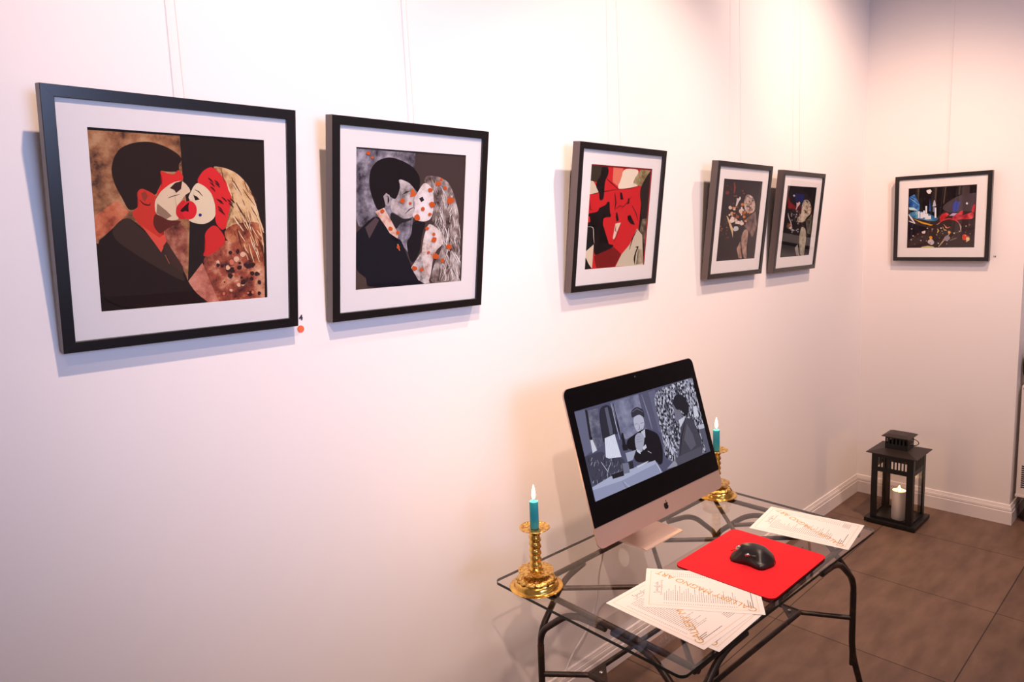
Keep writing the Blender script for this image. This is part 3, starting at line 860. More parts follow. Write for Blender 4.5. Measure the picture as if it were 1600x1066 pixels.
202,88,34|412,3418,400,3388,358,3368,320,3380,295,3391,288,3427,324,3461,358,3460,382,3446
202,88,34|506,3322,508,3304,477,3282,448,3284,425,3304,441,3331,450,3356,478,3349,501,3339
''',
3: '''
base:206,36,42|
58,50,40|0,3510,937,3512,868,3114,321,2972,21,3013
216,202,176|15,3013,198,2992,429,2748,500,2609,21,2542
226,122,98|1215,3500,1772,3495,1688,3108,1539,2868,1228,3002
238,224,200|1772,3495,2798,3499,2356,3041,2796,2917,2333,2844,1612,2762,1527,2868,1700,3109
mot:150,134,92/90,76,50/190,176,140|2798,3499,3423,3497,2955,2922,2699,2922,2406,3042
24,14,18|543,3485,952,3477,977,3260,795,3005,820,2438,671,2343,549,2426,562,2610,327,2815,395,3061,578,3173
40,31,29|3407,3493,3010,3082,2819,2700,3063,2059,2907,1406,3069,1172,3367,0,3423,0,3423,3494
mot:96,86,70/44,36,32/150,136,112|3125,1705,3415,1751,3422,772,3004,1173
30,14,16|18,2536,699,2635,1525,2754,1520,2765,688,2662,13,2547
30,14,16|1524,2754,2219,2791,2779,2919,2772,2929,2209,2816,1521,2764
30,14,16|863,3102,1158,2952,1556,2766,1569,2776,1190,2977,875,3112
24,14,18|20,1915,542,1971,583,2114,918,2181,1017,2326,1163,2318,1136,2046,1325,1791,962,1791,844,1820,757,1575,740,1212,730,884,1560,824,1502,706,661,465,461,527,403,1434,0,1510,24,1608,541,1720,569,1828,31,1810
24,20,22|0,1467,373,1456,471,855,442,15,1,2
224,208,180|0,610,437,856,435,455,425,16,226,191,0,491
220,206,186|0,1463,348,1457,378,1146,449,891,463,892,412,1146,374,1469,0,1471
124,24,24|492,453,1559,731,2031,461,1705,17,643,4
206,36,42|435,455,671,10,426,8
206,196,172|2848,1368,3206,1130,3421,0,1736,15,2050,460,2489,798
mot:150,138,112/90,80,62/190,178,150|3014,627,3283,579,3396,59,2963,40
20,14,16|2849,682,3001,723,2861,523,2780,246,2898,22,2929,24,2858,240,2937,505,3078,726,2837,700
20,14,16|2854,1333,2606,1033,2476,608,2502,603,2668,1018,2878,1326
232,204,182|1555,1562,1876,1604,1696,1196,1538,1005,1461,1044
40,24,24|1577,1496,1556,1307,1670,1266,1679,1276,1603,1312,1597,1494
30,16,20|1682,2672,1795,2639,1826,2493,1908,2413,1739,2410
30,16,20|2166,2462,2261,2445,2268,2296,2152,2231
30,16,20|1558,1975,1623,1939,1733,1680,1619,1625,1539,1791
20,12,14|2217,1828,2386,1873,2714,1504,2440,1556,2268,1678
90,16,22|2439,2202,2680,1936,2859,1673,2881,1677,2731,1949,2458,2208
90,16,22|1374,2628,1447,2303,1444,2049,1477,2047,1530,2305,1406,2631
120,18,26|2363,2544,2132,2324,1807,2092,1824,2083,2177,2303,2383,2537
100,14,20|8,2457,119,2033,311,2033,310,2047,170,2046,29,2459
150,24,30|1528,2076,1758,2169,1923,2151,1933,2174,1725,2225,1503,2094
140,20,28|1550,897,1713,1189,1888,1602,1864,1607,1654,1203,1527,903
''',
4: '''
base:40,30,34|
mot:190,166,152/120,90,80/222,206,196|1913,2520,2070,2858,2289,2920,2724,2798,3040,2462,3013,2155,2562,2038,2141,2179
216,206,204|1229,2729,1438,2690,1548,2810,1661,2701,1484,2580,1357,2364,1203,2318,1364,2615
220,186,140|546,1955,669,1919,1213,1402,1291,983,1147,1216
mot:168,138,122/120,90,80/190,160,144|2004,1091,2311,1391,2669,1265,2582,579,2768,19,2450,24,2142,553
mot:176,142,122/110,84,74/190,160,144|1717,489,1983,825,2274,39,1990,66
mot:120,96,92/70,56,56/150,128,120|2298,1809,3094,2156,3380,1498,3042,957,2652,1273,2303,1429
190,196,196|1725,1397,1662,1313,1529,1291,1347,1275,1213,1363,1277,1433,1330,1495,1488,1497,1612,1484
120,40,36|608,2932,542,2884,467,2843,342,2857,275,2888,262,2954,332,2989,442,2997,550,2995
130,56,50|893,3378,948,3159,975,2908,1040,2905,1109,3162,956,3384
212,160,120|1393,2358,1372,2332,1332,2321,1270,2343,1289,2367,1319,2380,1367,2386
226,210,200|881,1991,852,1960,785,1938,728,1968,707,2009,764,2030,839,2028
212,160,120|978,2294,926,2248,804,2215,707,2252,649,2325,767,2379,907,2349
150,84,50|1432,1887,1379,1831,1252,1798,1139,1845,1138,1921,1213,1989,1363,1955
226,210,200|1603,1667,1528,1600,1421,1609,1290,1644,1325,1701,1397,1731,1511,1716
212,160,120|1151,2039,1135,1960,975,1954,878,1998,832,2065,939,2138,1095,2093
210,190,176|2050,2207,2000,2180,1947,2159,1892,2189,1870,2227,1925,2250,2005,2242
200,120,60|1301,2062,1256,2024,1185,2009,1104,2042,1120,2080,1162,2104,1259,2095
210,190,176|1909,2238,1909,2182,1782,2172,1668,2203,1686,2260,1752,2294,1867,2303
212,160,120|1085,1840,1056,1789,966,1774,905,1816,895,1860,943,1882,1023,1885
226,210,200|1924,2242,1891,2202,1788,2181,1721,2219,1710,2261,1775,2296,1887,2276
226,210,200|1874,2320,1847,2287,1785,2284,1716,2304,1722,2330,1771,2359,1835,2342
210,190,176|1277,1748,1278,1697,1136,1653,988,1718,978,1776,1092,1819,1225,1826
226,210,200|1315,1838,1289,1810,1227,1814,1172,1825,1173,1849,1216,1871,1272,1866
226,210,200|2005,1693,1997,1648,1879,1631,1790,1672,1790,1717,1854,1759,1960,1750
210,190,176|1329,2263,1270,2200,1134,2181,1016,2231,996,2293,1119,2324,1269,2335
226,210,200|1245,1730,1189,1677,1025,1632,862,1688,909,1773,998,1801,1162,1801
200,120,60|1508,2307,1480,2276,1419,2263,1379,2291,1366,2322,1405,2341,1478,2334
200,120,60|2230,1920,2173,1861,2067,1843,1959,1896,1975,1945,2024,1980,2138,1964
212,160,120|1788,2195,1775,2162,1714,2150,1641,2175,1660,2212,1697,2235,1759,2222
200,120,60|2216,2110,2204,2062,2098,2048,1999,2081,1974,2136,2064,2177,2180,2166
60,34,30|1527,2266,1517,2220,1377,2200,1243,2230,1234,2294,1359,2322,1471,2324
200,120,60|1157,2303,1132,2266,1051,2237,989,2276,982,2330,1033,2348,1121,2339
150,84,50|2122,1639,2055,1593,1960,1566,1833,1603,1839,1676,1935,1696,2068,1691
210,190,176|946,2297,918,2248,769,2228,671,2263,638,2331,740,2392,879,2354
150,84,50|1437,1857,1404,1816,1322,1806,1226,1835,1241,1878,1293,1906,1377,1896
226,210,200|1245,1712,1188,1672,1123,1674,1029,1694,1033,1735,1102,1762,1190,1750
226,210,200|1861,1652,1787,1591,1644,1588,1483,1621,1493,1685,1602,1753,1751,1713
200,120,60|1993,2461,1908,2401,1815,2375,1694,2422,1676,2481,1774,2520,1896,2502
60,34,30|1606,2111,1593,2079,1524,2066,1474,2096,1454,2133,1504,2157,1569,2149
200,120,60|2357,1728,2360,1687,2245,1681,2133,1705,2139,1759,2216,1787,2331,1783
226,210,200|1222,1842,1171,1774,1056,1778,969,1810,923,1882,1029,1935,1155,1905
60,34,30|2300,1593,2290,1571,2229,1569,2169,1578,2166,1606,2215,1631,2283,1615
226,210,200|1881,2027,1868,1973,1766,1971,1675,1997,1658,2053,1736,2099,1845,2084
210,190,176|1549,1745,1492,1685,1373,1673,1252,1705,1263,1781,1348,1847,1494,1801
200,120,60|2646,2067,2589,2012,2464,1992,2358,2032,2301,2098,2432,2123,2588,2115
60,34,30|1176,2026,1152,1996,1095,1992,1050,2009,1024,2039,1079,2063,1132,2059
210,190,176|2138,1624,2061,1551,1889,1525,1773,1581,1728,1662,1856,1718,2022,1699
150,84,50|2178,2074,2115,2012,1978,1998,1821,2030,1841,2115,1949,2139,2096,2139
60,34,30|1371,1677,1352,1642,1293,1649,1232,1665,1237,1695,1279,1704,1335,1699
150,84,50|1371,2350,1349,2313,1282,2312,1230,2329,1220,2364,1266,2383,1339,2386
212,160,120|1418,1972,1396,1929,1285,1903,1157,1944,1166,2005,1264,2039,1396,2020
60,34,30|1430,1969,1384,1899,1239,1891,1113,1929,1113,2003,1209,2046,1329,2042
60,34,30|1790,1995,1765,1935,1648,1904,1546,1960,1502,2025,1608,2067,1766,2052
150,84,50|2280,1520,2269,1496,2210,1494,2154,1511,2157,1534,2197,1553,2259,1541
60,34,30|2567,1974,2504,1915,2379,1898,2254,1941,2252,2013,2342,2066,2495,2048
60,34,30|2595,2012,2549,1949,2431,1945,2326,1982,2292,2045,2402,2070,2497,2077
226,210,200|1172,1743,1136,1657,963,1676,831,1705,835,1782,941,1832,1109,1821
150,84,50|1656,1909,1610,1858,1470,1843,1386,1879,1331,1946,1453,1983,1593,1961
210,190,176|1891,2167,1858,2096,1699,2068,1567,2122,1566,2204,1656,2259,1792,2234
226,210,200|2140,1605,2048,1543,1945,1554,1841,1581,1806,1634,1930,1663,2042,1652
212,160,120|2372,1710,2364,1672,2290,1679,2211,1697,2214,1729,2274,1747,2357,1734
70,60,40|988,998,956,972,899,955,826,988,845,1014,882,1040,944,1030
140,84,50|292,1303,273,1287,229,1284,199,1292,185,1313,220,1326,263,1325
70,60,40|538,1783,529,1749,450,1744,382,1761,387,1801,434,1825,518,1810
140,84,50|238,1333,229,1300,177,1302,133,1322,121,1350,165,1363,222,1358
120,60,40|192,1504,183,1485,138,1477,110,1495,109,1516,130,1528,174,1529
90,40,34|420,1161,413,1129,351,1135,293,1151,289,1178,339,1189,394,1195
90,40,34|136,1970,107,1944,54,1927,0,1956,0,1990,39,2011,101,1997
90,40,34|669,990,649,969,613,958,570,981,561,1006,595,1019,642,1015
120,60,40|892,1020,854,993,800,995,755,1006,735,1036,790,1051,839,1049
120,60,40|484,1586,474,1572,441,1572,423,1577,418,1595,435,1604,462,1600
90,40,34|710,1641,684,1618,644,1617,604,1632,614,1655,635,1671,678,1659
120,60,40|768,987,751,973,715,966,685,981,682,999,709,1010,742,1004
140,84,50|753,1334,731,1310,693,1310,656,1321,658,1347,683,1363,732,1356
70,60,40|422,1187,417,1174,389,1172,360,1181,357,1194,384,1202,405,1201
70,60,40|890,914,866,882,793,880,752,898,738,936,777,959,840,946
140,84,50|196,1502,189,1475,128,1463,90,1486,82,1519,114,1545,166,1531
90,40,34|352,1425,346,1415,321,1408,305,1419,298,1433,314,1441,344,1435
140,84,50|356,1407,323,1377,249,1368,176,1386,178,1424,235,1439,313,1436
70,60,40|668,1696,650,1667,583,1659,528,1684,527,1710,572,1722,625,1722
140,84,50|743,1447,701,1426,655,1420,598,1432,587,1464,646,1480,695,1475
70,60,40|675,1631,664,1604,588,1592,528,1611,523,1654,575,1676,643,1671
120,60,40|664,1252,663,1238,627,1235,606,1243,590,1260,621,1275,658,1267
140,84,50|716,1179,697,1160,652,1158,605,1172,620,1191,642,1206,685,1194
70,60,40|672,1504,660,1488,628,1489,611,1498,608,1512,622,1521,653,1516
140,84,50|685,1727,679,1710,647,1712,617,1719,620,1734,642,1750,676,1744
70,60,40|142,1897,120,1880,74,1872,34,1882,34,1910,60,1921,110,1917
120,60,40|655,3177,642,3166,617,3159,596,3167,585,3181,610,3188,634,3192
90,40,34|707,3272,700,3257,676,3259,659,3262,651,3275,671,3282,700,3285
70,60,40|166,3221,161,3210,137,3202,121,3213,113,3225,130,3237,154,3235
70,60,40|1123,3282,1115,3270,1085,3268,1062,3272,1054,3288,1078,3297,1111,3293
70,60,40|1086,3208,1074,3195,1047,3193,1015,3198,1013,3212,1044,3221,1072,3222
90,40,34|756,2508,747,2493,721,2493,702,2501,698,2515,714,2527,742,2523
120,60,40|411,3223,403,3202,349,3194,301,3205,301,3234,342,3243,391,3248
140,84,50|1088,2803,1062,2778,1016,2768,963,2785,977,2816,1003,2824,1052,2828
90,40,34|766,3082,761,3055,699,3046,646,3065,647,3090,686,3112,744,3114
140,84,50|1244,2813,1211,2785,1156,2780,1098,2793,1114,2823,1143,2851,1202,2844
70,60,40|1913,3250,1893,3233,1863,3233,1827,3238,1835,3257,1858,3266,1897,3264
120,60,40|1936,2937,1899,2904,1838,2895,1783,2920,1762,2947,1820,2966,1879,2957
140,84,50|1762,3044,1750,3020,1698,3003,1649,3030,1640,3053,1686,3077,1744,3065
140,84,50|1058,2488,1050,2471,1002,2461,969,2472,961,2496,989,2517,1034,2515
90,76,70|2487,2573,2457,2558,2417,2554,2376,2560,2378,2582,2411,2597,2456,2593
170,120,96|2358,2500,2357,2484,2315,2475,2284,2487,2275,2506,2304,2523,2340,2513
216,200,190|2511,2312,2467,2274,2395,2262,2303,2291,2328,2334,2363,2367,2470,2350
90,76,70|2810,2246,2776,2212,2704,2207,2631,2227,2630,2265,2689,2301,2760,2284
170,120,96|2327,2830,2309,2800,2239,2792,2174,2812,2175,2849,2224,2872,2292,2858
216,200,190|2082,2562,2066,2547,2030,2534,2003,2550,1982,2570,2017,2584,2066,2576
90,76,70|2763,2718,2726,2696,2683,2689,2647,2705,2632,2730,2670,2743,2730,2742
170,120,96|2581,2416,2554,2381,2481,2374,2420,2396,2387,2429,2468,2466,2540,2453
90,76,70|2512,2363,2461,2332,2400,2315,2335,2344,2321,2375,2382,2401,2456,2397
170,120,96|2777,2196,2763,2172,2724,2168,2682,2184,2673,2207,2710,2224,2756,2222
90,76,70|2330,2383,2313,2348,2241,2349,2195,2361,2159,2395,2220,2426,2307,2410
170,120,96|2571,2422,2550,2403,2515,2401,2485,2411,2482,2432,2501,2447,2544,2443
216,200,190|2921,2412,2893,2392,2851,2388,2804,2399,2819,2424,2841,2438,2884,2427
90,76,70|2455,2387,2427,2367,2376,2362,2343,2374,2309,2399,2362,2414,2419,2417
90,76,70|2467,2611,2446,2585,2397,2577,2357,2594,2356,2619,2378,2637,2437,2628
216,200,190|2495,2825,2500,2784,2420,2778,2355,2800,2326,2838,2396,2864,2462,2865
90,76,70|2581,2308,2565,2278,2509,2268,2445,2294,2462,2319,2491,2349,2570,2342
216,200,190|2613,2795,2608,2775,2547,2764,2505,2777,2481,2807,2533,2827,2609,2817
216,200,190|2521,2759,2511,2741,2475,2736,2440,2747,2440,2768,2464,2776,2509,2780
90,76,70|2218,2822,2215,2802,2165,2801,2125,2806,2118,2833,2153,2847,2196,2838
90,76,70|2819,2642,2797,2612,2718,2604,2640,2617,2649,2659,2694,2687,2791,2685
90,76,70|2625,2319,2630,2288,2569,2284,2519,2302,2504,2330,2556,2345,2614,2344
170,120,96|2711,2241,2674,2199,2587,2195,2528,2222,2493,2258,2571,2288,2640,2279
170,120,96|2828,2260,2801,2234,2736,2219,2700,2241,2686,2274,2722,2300,2776,2290
170,120,96|2225,2503,2213,2477,2149,2476,2118,2483,2086,2519,2141,2537,2213,2524
216,200,190|2629,2401,2589,2376,2545,2359,2493,2387,2483,2416,2527,2432,2578,2427
''',
5: '''
base:20,15,21|
26,30,84|991,3148,2005,3100,1950,2735,1094,2751
112,26,30|187,3024,447,2748,1157,2509,1194,2365,335,2429
mot:188,178,154/110,100,84/216,206,186|1864,2516,2015,2809,2240,2864,2618,2812,2986,2528,3046,2156,2572,1961,2375,1728,1632,1706,1465,1896,1929,2115
mot:170,164,142/130,124,104/190,184,164|1966,1010,2085,1526,2663,1371,2827,767,2771,2,2333,11,2075,598
mot:160,154,146/110,104,96/180,176,164|1612,425,1903,602,2228,15,1902,20
mot:90,88,78/50,48,44/130,126,110|2544,1746,3145,2118,3294,1060,2883,1143
206,180,180|1169,2717,1367,2655,1548,2758,1688,2641,1446,2512,1302,2330,1203,2329,1351,2554
170,180,190|994,3024,947,2992,892,2970,826,2971,776,3005,743,3031,802,3064,867,3075,933,3051
60,50,50|850,2212,855,2171,748,2169,649,2191,660,2229,726,2249,820,2242
150,150,150|1163,1219,1139,1197,1087,1185,1038,1208,1023,1239,1063,1251,1134,1242
150,150,150|924,2136,916,2101,833,2091,788,2121,747,2152,810,2172,895,2158
120,120,124|931,2025,909,1992,833,1992,778,2012,742,2046,821,2066,886,2064
190,186,180|1791,1364,1774,1340,1707,1341,1662,1351,1640,1380,1691,1400,1748,1389
120,120,124|1604,1761,1586,1738,1513,1731,1461,1748,1439,1776,1499,1795,1581,1794
160,110,110|1609,1981,1563,1959,1514,1941,1461,1966,1440,1999,1491,2017,1566,2010
120,120,124|1035,1825,994,1794,927,1782,851,1810,865,1841,905,1861,995,1853
160,110,110|1494,2016,1496,1970,1379,1963,1274,1990,1290,2036,1349,2063,1455,2070
150,150,150|891,1577,865,1535,781,1524,723,1559,712,1595,757,1613,832,1615
190,186,180|1507,2021,1477,1988,1382,1972,1320,2003,1309,2038,1368,2066,1472,2049
190,186,180|1455,2108,1430,2080,1371,2078,1306,2095,1310,2118,1356,2141,1418,2127
160,110,110|1056,1473,1057,1432,928,1396,789,1450,779,1498,884,1533,1007,1537
150,150,150|1916,2005,1913,1981,1850,1981,1802,1993,1789,2019,1836,2030,1890,2028
150,150,150|1834,1243,1832,1211,1742,1196,1674,1226,1667,1265,1720,1288,1817,1276
160,110,110|930,1601,876,1549,781,1536,700,1580,671,1629,752,1659,877,1651
190,186,180|1615,1321,1622,1292,1549,1284,1502,1308,1499,1338,1535,1359,1600,1347
190,186,180|1042,1452,991,1410,840,1374,689,1421,731,1490,813,1512,964,1511
120,120,124|1167,2098,1141,2071,1084,2061,1045,2085,1032,2111,1069,2126,1138,2120
120,120,124|1791,1659,1740,1611,1643,1598,1543,1641,1557,1681,1602,1710,1706,1695
150,150,150|1400,1970,1388,1942,1331,1933,1261,1954,1278,1985,1314,2004,1373,1992
120,120,124|1752,1870,1741,1831,1644,1821,1552,1848,1528,1894,1611,1926,1718,1917
60,50,50|1100,2287,1065,2249,984,2248,894,2269,878,2308,969,2323,1071,2324
120,120,124|1136,2088,1124,2065,1069,2061,1022,2077,1031,2100,1060,2109,1105,2110
120,120,124|890,2096,867,2066,792,2042,733,2075,726,2120,773,2134,855,2126
190,186,180|1226,1329,1191,1295,1109,1282,1022,1315,980,1357,1077,1375,1175,1374
150,150,150|1349,1317,1315,1282,1221,1278,1126,1297,1121,1341,1203,1374,1311,1348
120,120,124|1055,1351,1025,1312,935,1306,883,1339,849,1369,908,1393,998,1380
60,50,50|1866,1605,1829,1570,1739,1556,1677,1581,1652,1624,1719,1646,1823,1635
60,50,50|1672,2030,1577,1963,1460,1960,1354,2002,1341,2062,1429,2085,1583,2092
160,110,110|1448,2281,1435,2255,1374,2249,1325,2269,1309,2297,1357,2318,1421,2309
120,120,124|1540,2264,1463,2216,1378,2195,1267,2234,1249,2283,1339,2314,1451,2298
60,50,50|1268,1878,1256,1851,1191,1841,1144,1866,1124,1897,1170,1916,1232,1910
60,50,50|1868,2203,1809,2146,1694,2134,1593,2170,1539,2229,1665,2270,1793,2250
160,110,110|1852,2106,1830,2069,1736,2059,1658,2084,1661,2122,1714,2149,1788,2137
160,110,110|1797,1800,1733,1766,1657,1756,1571,1775,1590,1820,1631,1838,1711,1843
96,86,70|2451,2501,2419,2486,2377,2483,2332,2488,2334,2510,2369,2524,2418,2520
210,200,180|2319,2423,2318,2408,2272,2399,2238,2412,2228,2430,2259,2446,2299,2436
60,54,46|2486,2221,2442,2187,2369,2177,2274,2203,2299,2242,2335,2272,2444,2256
96,86,70|2809,2149,2774,2118,2701,2114,2626,2132,2624,2167,2684,2199,2756,2184
60,54,46|2937,2486,2940,2456,2847,2454,2799,2471,2758,2500,2822,2530,2908,2512
60,54,46|2022,2492,2005,2478,1966,2465,1937,2481,1914,2500,1951,2513,2005,2505
96,86,70|2735,2653,2696,2634,2651,2626,2613,2642,2596,2665,2636,2677,2700,2676
210,200,180|2556,2332,2529,2300,2455,2294,2392,2315,2357,2345,2439,2378,2513,2366
96,86,70|2486,2276,2433,2248,2371,2233,2303,2259,2288,2288,2351,2311,2428,2307
210,200,180|2855,2194,2846,2154,2760,2149,2677,2174,2666,2214,2723,2247,2819,2227
96,86,70|2292,2298,2276,2267,2201,2268,2153,2279,2116,2310,2178,2338,2268,2323
210,200,180|2550,2339,2527,2321,2489,2319,2456,2328,2452,2348,2473,2363,2520,2359
60,54,46|2921,2325,2891,2306,2847,2303,2796,2314,2812,2337,2835,2351,2881,2340
96,86,70|2426,2302,2397,2284,2344,2279,2309,2290,2273,2313,2328,2328,2388,2330
96,86,70|2427,2542,2405,2517,2353,2510,2311,2526,2309,2549,2333,2566,2395,2558
60,54,46|2442,2770,2448,2732,2366,2728,2299,2747,2269,2783,2340,2806,2408,2806
96,86,70|2564,2216,2548,2189,2490,2181,2422,2204,2440,2228,2469,2254,2551,2248
60,54,46|2571,2737,2566,2719,2502,2709,2458,2721,2433,2749,2487,2767,2566,2758
60,54,46|2477,2699,2466,2682,2428,2678,2390,2688,2389,2708,2415,2715,2463,2719
60,54,46|2434,2299,2412,2283,2360,2271,2324,2286,2309,2310,2346,2322,2390,2321
190,130,60|491,1682,644,1394,688,1396,535,1684
170,160,160|367,2180,471,1961,824,1676,1098,1207,1143,1209,932,1687,574,1976,411,2184
''',
6: '''
base:58,44,44|
26,18,22|0,3395,3426,3373,3422,2957,2671,2933,1885,2425,1616,1660,396,1706,15,2241
84,70,60|481,3395,576,3395,538,2659,490,2661
84,70,60|1373,3390,1489,3393,1454,2501,1371,2505
84,70,60|1882,3395,1954,3395,1883,2479,1817,2482
84,70,60|2590,3395,2669,3395,2639,2935,2551,2905
78,66,72|1852,2427,2671,2933,3421,2975,3402,2295,3245,1952,2833,2041,2261,1923,1797,2123
72,60,60|2748,3393,3110,3378,3112,2941,2742,2752
mot:40,104,176/30,60,130/110,170,220|19,2938,319,3075,619,2489,596,2141,68,2239
150,200,232|62,2863,322,2655,593,2430,601,2441,342,2684,70,2875
120,180,220|113,2953,355,2796,500,2657,508,2665,369,2820,118,2964
mot:70,142,182/40,90,140/180,220,232|53,2017,555,2143,1207,1895,1622,1660,1488,1519,1220,1521,396,1698,81,1792
190,224,232|29,2352,308,2320,555,2124,69,2202
228,232,238|539,2107,624,2103,637,1715,551,1718
228,232,238|661,2028,798,2022,808,1690,672,1695
228,232,238|811,2131,903,2127,915,1760,823,1763
228,232,238|915,2383,1003,2379,1016,1976,928,1979
228,232,238|909,1944,1071,1937,1082,1625,919,1631
228,232,238|1058,1828,1227,1821,1233,1630,1065,1637
228,232,238|733,1914,937,1906,943,1729,739,1737
36,92,170|1136,2808,1208,2077,1107,2081
190,192,206|1348,2688,1394,2685,1456,2429,1466,2348,1279,2358,1303,2436
120,124,150|1306,2356,1392,2352,1397,2032,1303,2036
226,230,236|1395,2279,1482,2275,1502,1693,1415,1697
222,166,48|293,1687,746,1501,1355,1297,1229,1264,749,1405
mot:200,40,46/130,30,36/226,90,90|1679,1730,1805,1906,2032,1969,2150,1856,1882,1607,1704,1504
mot:206,62,70/150,40,50/232,120,124|2270,1690,2551,1904,2806,2077,2853,1926,2733,1761,3030,1855,3339,1948,3373,1559,2724,1565,2470,1521
196,56,64|3239,1952,3293,2301,3415,2372,3378,1904
62,76,160|2306,2439,2436,2592,2687,2515,2553,2017,2317,1985
180,170,210|2136,1785,2326,1920,2551,1911,2396,1774
232,230,226|1228,3183,1166,3142,1172,3073,1113,3075,1056,3060,1004,3113,976,3145,945,3201,944,3259,1004,3288,1056,3291,1102,3307,1147,3310,1188,3244
226,214,206|968,918,947,825,871,822,809,818,765,923,762,1011,863,1045,953,992
236,230,232|3049,2426,3057,2385,3019,2370,2988,2373,2954,2404,2961,2449,2979,2498,3013,2475,3047,2458
232,228,230|27,1932,152,1687,391,1397,420,1419,224,1740,56,1953
232,228,230|49,1558,220,1461,402,1397,409,1419,239,1516,57,1580
30,22,34|20,1496,858,1209,1235,1088,629,882,69,444
200,60,60|1635,1357,1834,1511,2143,1604,2520,1487,2693,1290,2712,1307,2548,1550,2140,1676,1802,1577,1617,1380
190,160,140|1535,1288,1698,1392,1685,1415,1522,1311
170,150,146|2657,1329,2722,1147,2753,868,2781,867,2790,1160,2682,1342
226,190,100|1576,1073,1610,971,1567,848,1589,834,1670,964,1597,1084
214,120,90|1883,1316,2054,1072,2229,1157,2219,1182,2073,1132,1900,1332
226,200,120|1842,1177,1926,983,2068,950,2070,964,1947,1009,1853,1183
226,170,90|2265,861,2248,809,2200,775,2145,798,2130,837,2125,890,2139,950,2198,932,2249,910
196,170,130|2195,783,1896,441,1660,62,1684,41,1953,388,2217,761
150,140,110|2257,396,2576,528,2566,555,2247,423
170,160,120|2624,839,2236,840,2237,833,2625,831
200,190,196|1441,348,1417,216,1314,148,1222,207,1100,291,1099,400,1196,481,1298,524,1363,443
226,150,40|1355,571,1306,518,1272,470,1218,477,1179,548,1152,609,1215,677,1260,673,1313,640
206,66,40|3144,573,3089,477,2997,393,2901,410,2838,512,2840,647,2879,721,2989,761,3064,688
226,200,140|3214,465,3207,404,3140,355,3079,362,3040,428,3036,501,3060,590,3127,570,3200,561
150,140,150|2261,518,2174,438,2121,344,2011,397,1944,466,1942,569,2010,653,2105,717,2216,623
200,196,120|760,15,793,60,1132,112,1404,72,1473,9
220,210,150|1720,552,1715,540,1701,530,1692,546,1692,562,1700,571,1716,565
150,90,80|1400,1078,1378,1056,1355,1045,1323,1066,1335,1095,1351,1110,1381,1107
170,150,150|2022,541,1998,508,1967,494,1941,527,1945,560,1962,599,2000,572
220,210,150|2045,1161,2036,1135,2004,1124,1979,1145,1983,1177,2002,1198,2036,1187
170,150,150|444,213,437,201,425,199,410,206,409,222,423,235,439,231
150,90,80|3223,1241,3204,1209,3167,1207,3142,1219,3128,1259,3163,1295,3194,1276
200,190,190|3024,660,3015,634,2992,635,2972,644,2973,673,2989,691,3014,682
150,90,80|423,645,418,617,396,622,377,629,378,659,393,670,414,663
170,150,150|264,483,260,445,216,427,182,468,180,509,215,533,257,521
150,90,80|1339,959,1325,924,1299,916,1270,947,1275,980,1293,999,1324,992
170,150,150|913,970,911,955,897,956,887,964,887,977,897,983,908,981
170,150,150|1586,742,1579,712,1549,699,1528,724,1527,756,1543,771,1570,776
170,150,150|831,637,820,623,807,616,791,630,791,646,804,656,821,656
220,210,150|268,1106,245,1074,221,1072,192,1095,201,1123,220,1146,245,1129
220,210,150|1839,940,1836,917,1815,915,1805,929,1803,952,1813,959,1835,958
170,150,150|3254,756,3244,729,3225,730,3208,746,3201,770,3224,783,3242,775
170,150,150|785,419,763,384,731,383,711,400,708,441,730,468,764,458
220,210,150|1049,409,1040,392,1027,393,1012,401,1015,419,1026,431,1044,424
200,190,190|1813,1103,1796,1070,1764,1059,1725,1087,1726,1130,1763,1157,1803,1133
220,210,150|1244,383,1236,357,1206,342,1177,370,1179,396,1201,412,1230,414
220,210,150|1885,792,1880,778,1863,771,1849,782,1846,801,1863,818,1880,809
220,210,150|3045,1181,3029,1149,3007,1141,2986,1170,2989,1199,3005,1217,3031,1208
150,90,80|1273,281,1266,256,1232,251,1209,265,1211,294,1229,311,1256,306
200,190,190|1102,1113,1086,1088,1056,1084,1027,1099,1023,1132,1054,1151,1082,1145
170,150,150|3023,842,3016,829,2998,825,2987,831,2986,851,2998,865,3013,854
220,210,150|362,697,335,671,308,651,290,679,277,718,307,737,343,729
170,150,150|2118,217,2106,196,2078,188,2054,204,2062,234,2078,257,2103,241
170,150,150|1378,452,1372,437,1358,438,1351,444,1346,459,1358,467,1369,462
200,190,190|3119,341,3098,314,3071,301,3037,328,3048,363,3067,391,3095,384
200,190,190|2724,903,2718,876,2691,859,2672,888,2660,918,2688,939,2716,928
150,90,80|1079,378,1058,348,1033,344,1015,362,1012,395,1033,410,1057,411
150,90,80|1927,490,1917,458,1896,459,1867,477,1871,507,1894,518,1921,522
220,210,150|1259,521,1258,498,1237,494,1216,511,1214,535,1234,548,1255,537
150,90,80|2385,567,2373,548,2355,545,2341,554,2335,578,2354,597,2371,592
170,150,150|1751,840,1750,829,1734,825,1725,832,1721,850,1734,855,1748,854
200,190,190|1693,245,1686,216,1650,211,1628,222,1617,266,1647,299,1688,283
170,150,150|1348,1072,1339,1050,1306,1041,1289,1054,1281,1091,1306,1104,1338,1103
150,90,80|3075,956,3063,938,3043,934,3031,943,3031,968,3043,985,3063,977
200,190,190|2480,801,2466,766,2430,771,2400,783,2401,819,2430,836,2464,839
150,90,80|1947,408,1931,382,1909,384,1889,398,1894,425,1906,446,1929,431
200,190,190|2026,1010,2014,995,1993,984,1978,1002,1976,1023,1992,1039,2010,1032
170,150,150|1342,1035,1331,1009,1309,1013,1296,1021,1295,1053,1310,1068,1332,1065
150,90,80|601,797,590,768,562,755,531,781,541,814,559,847,587,835
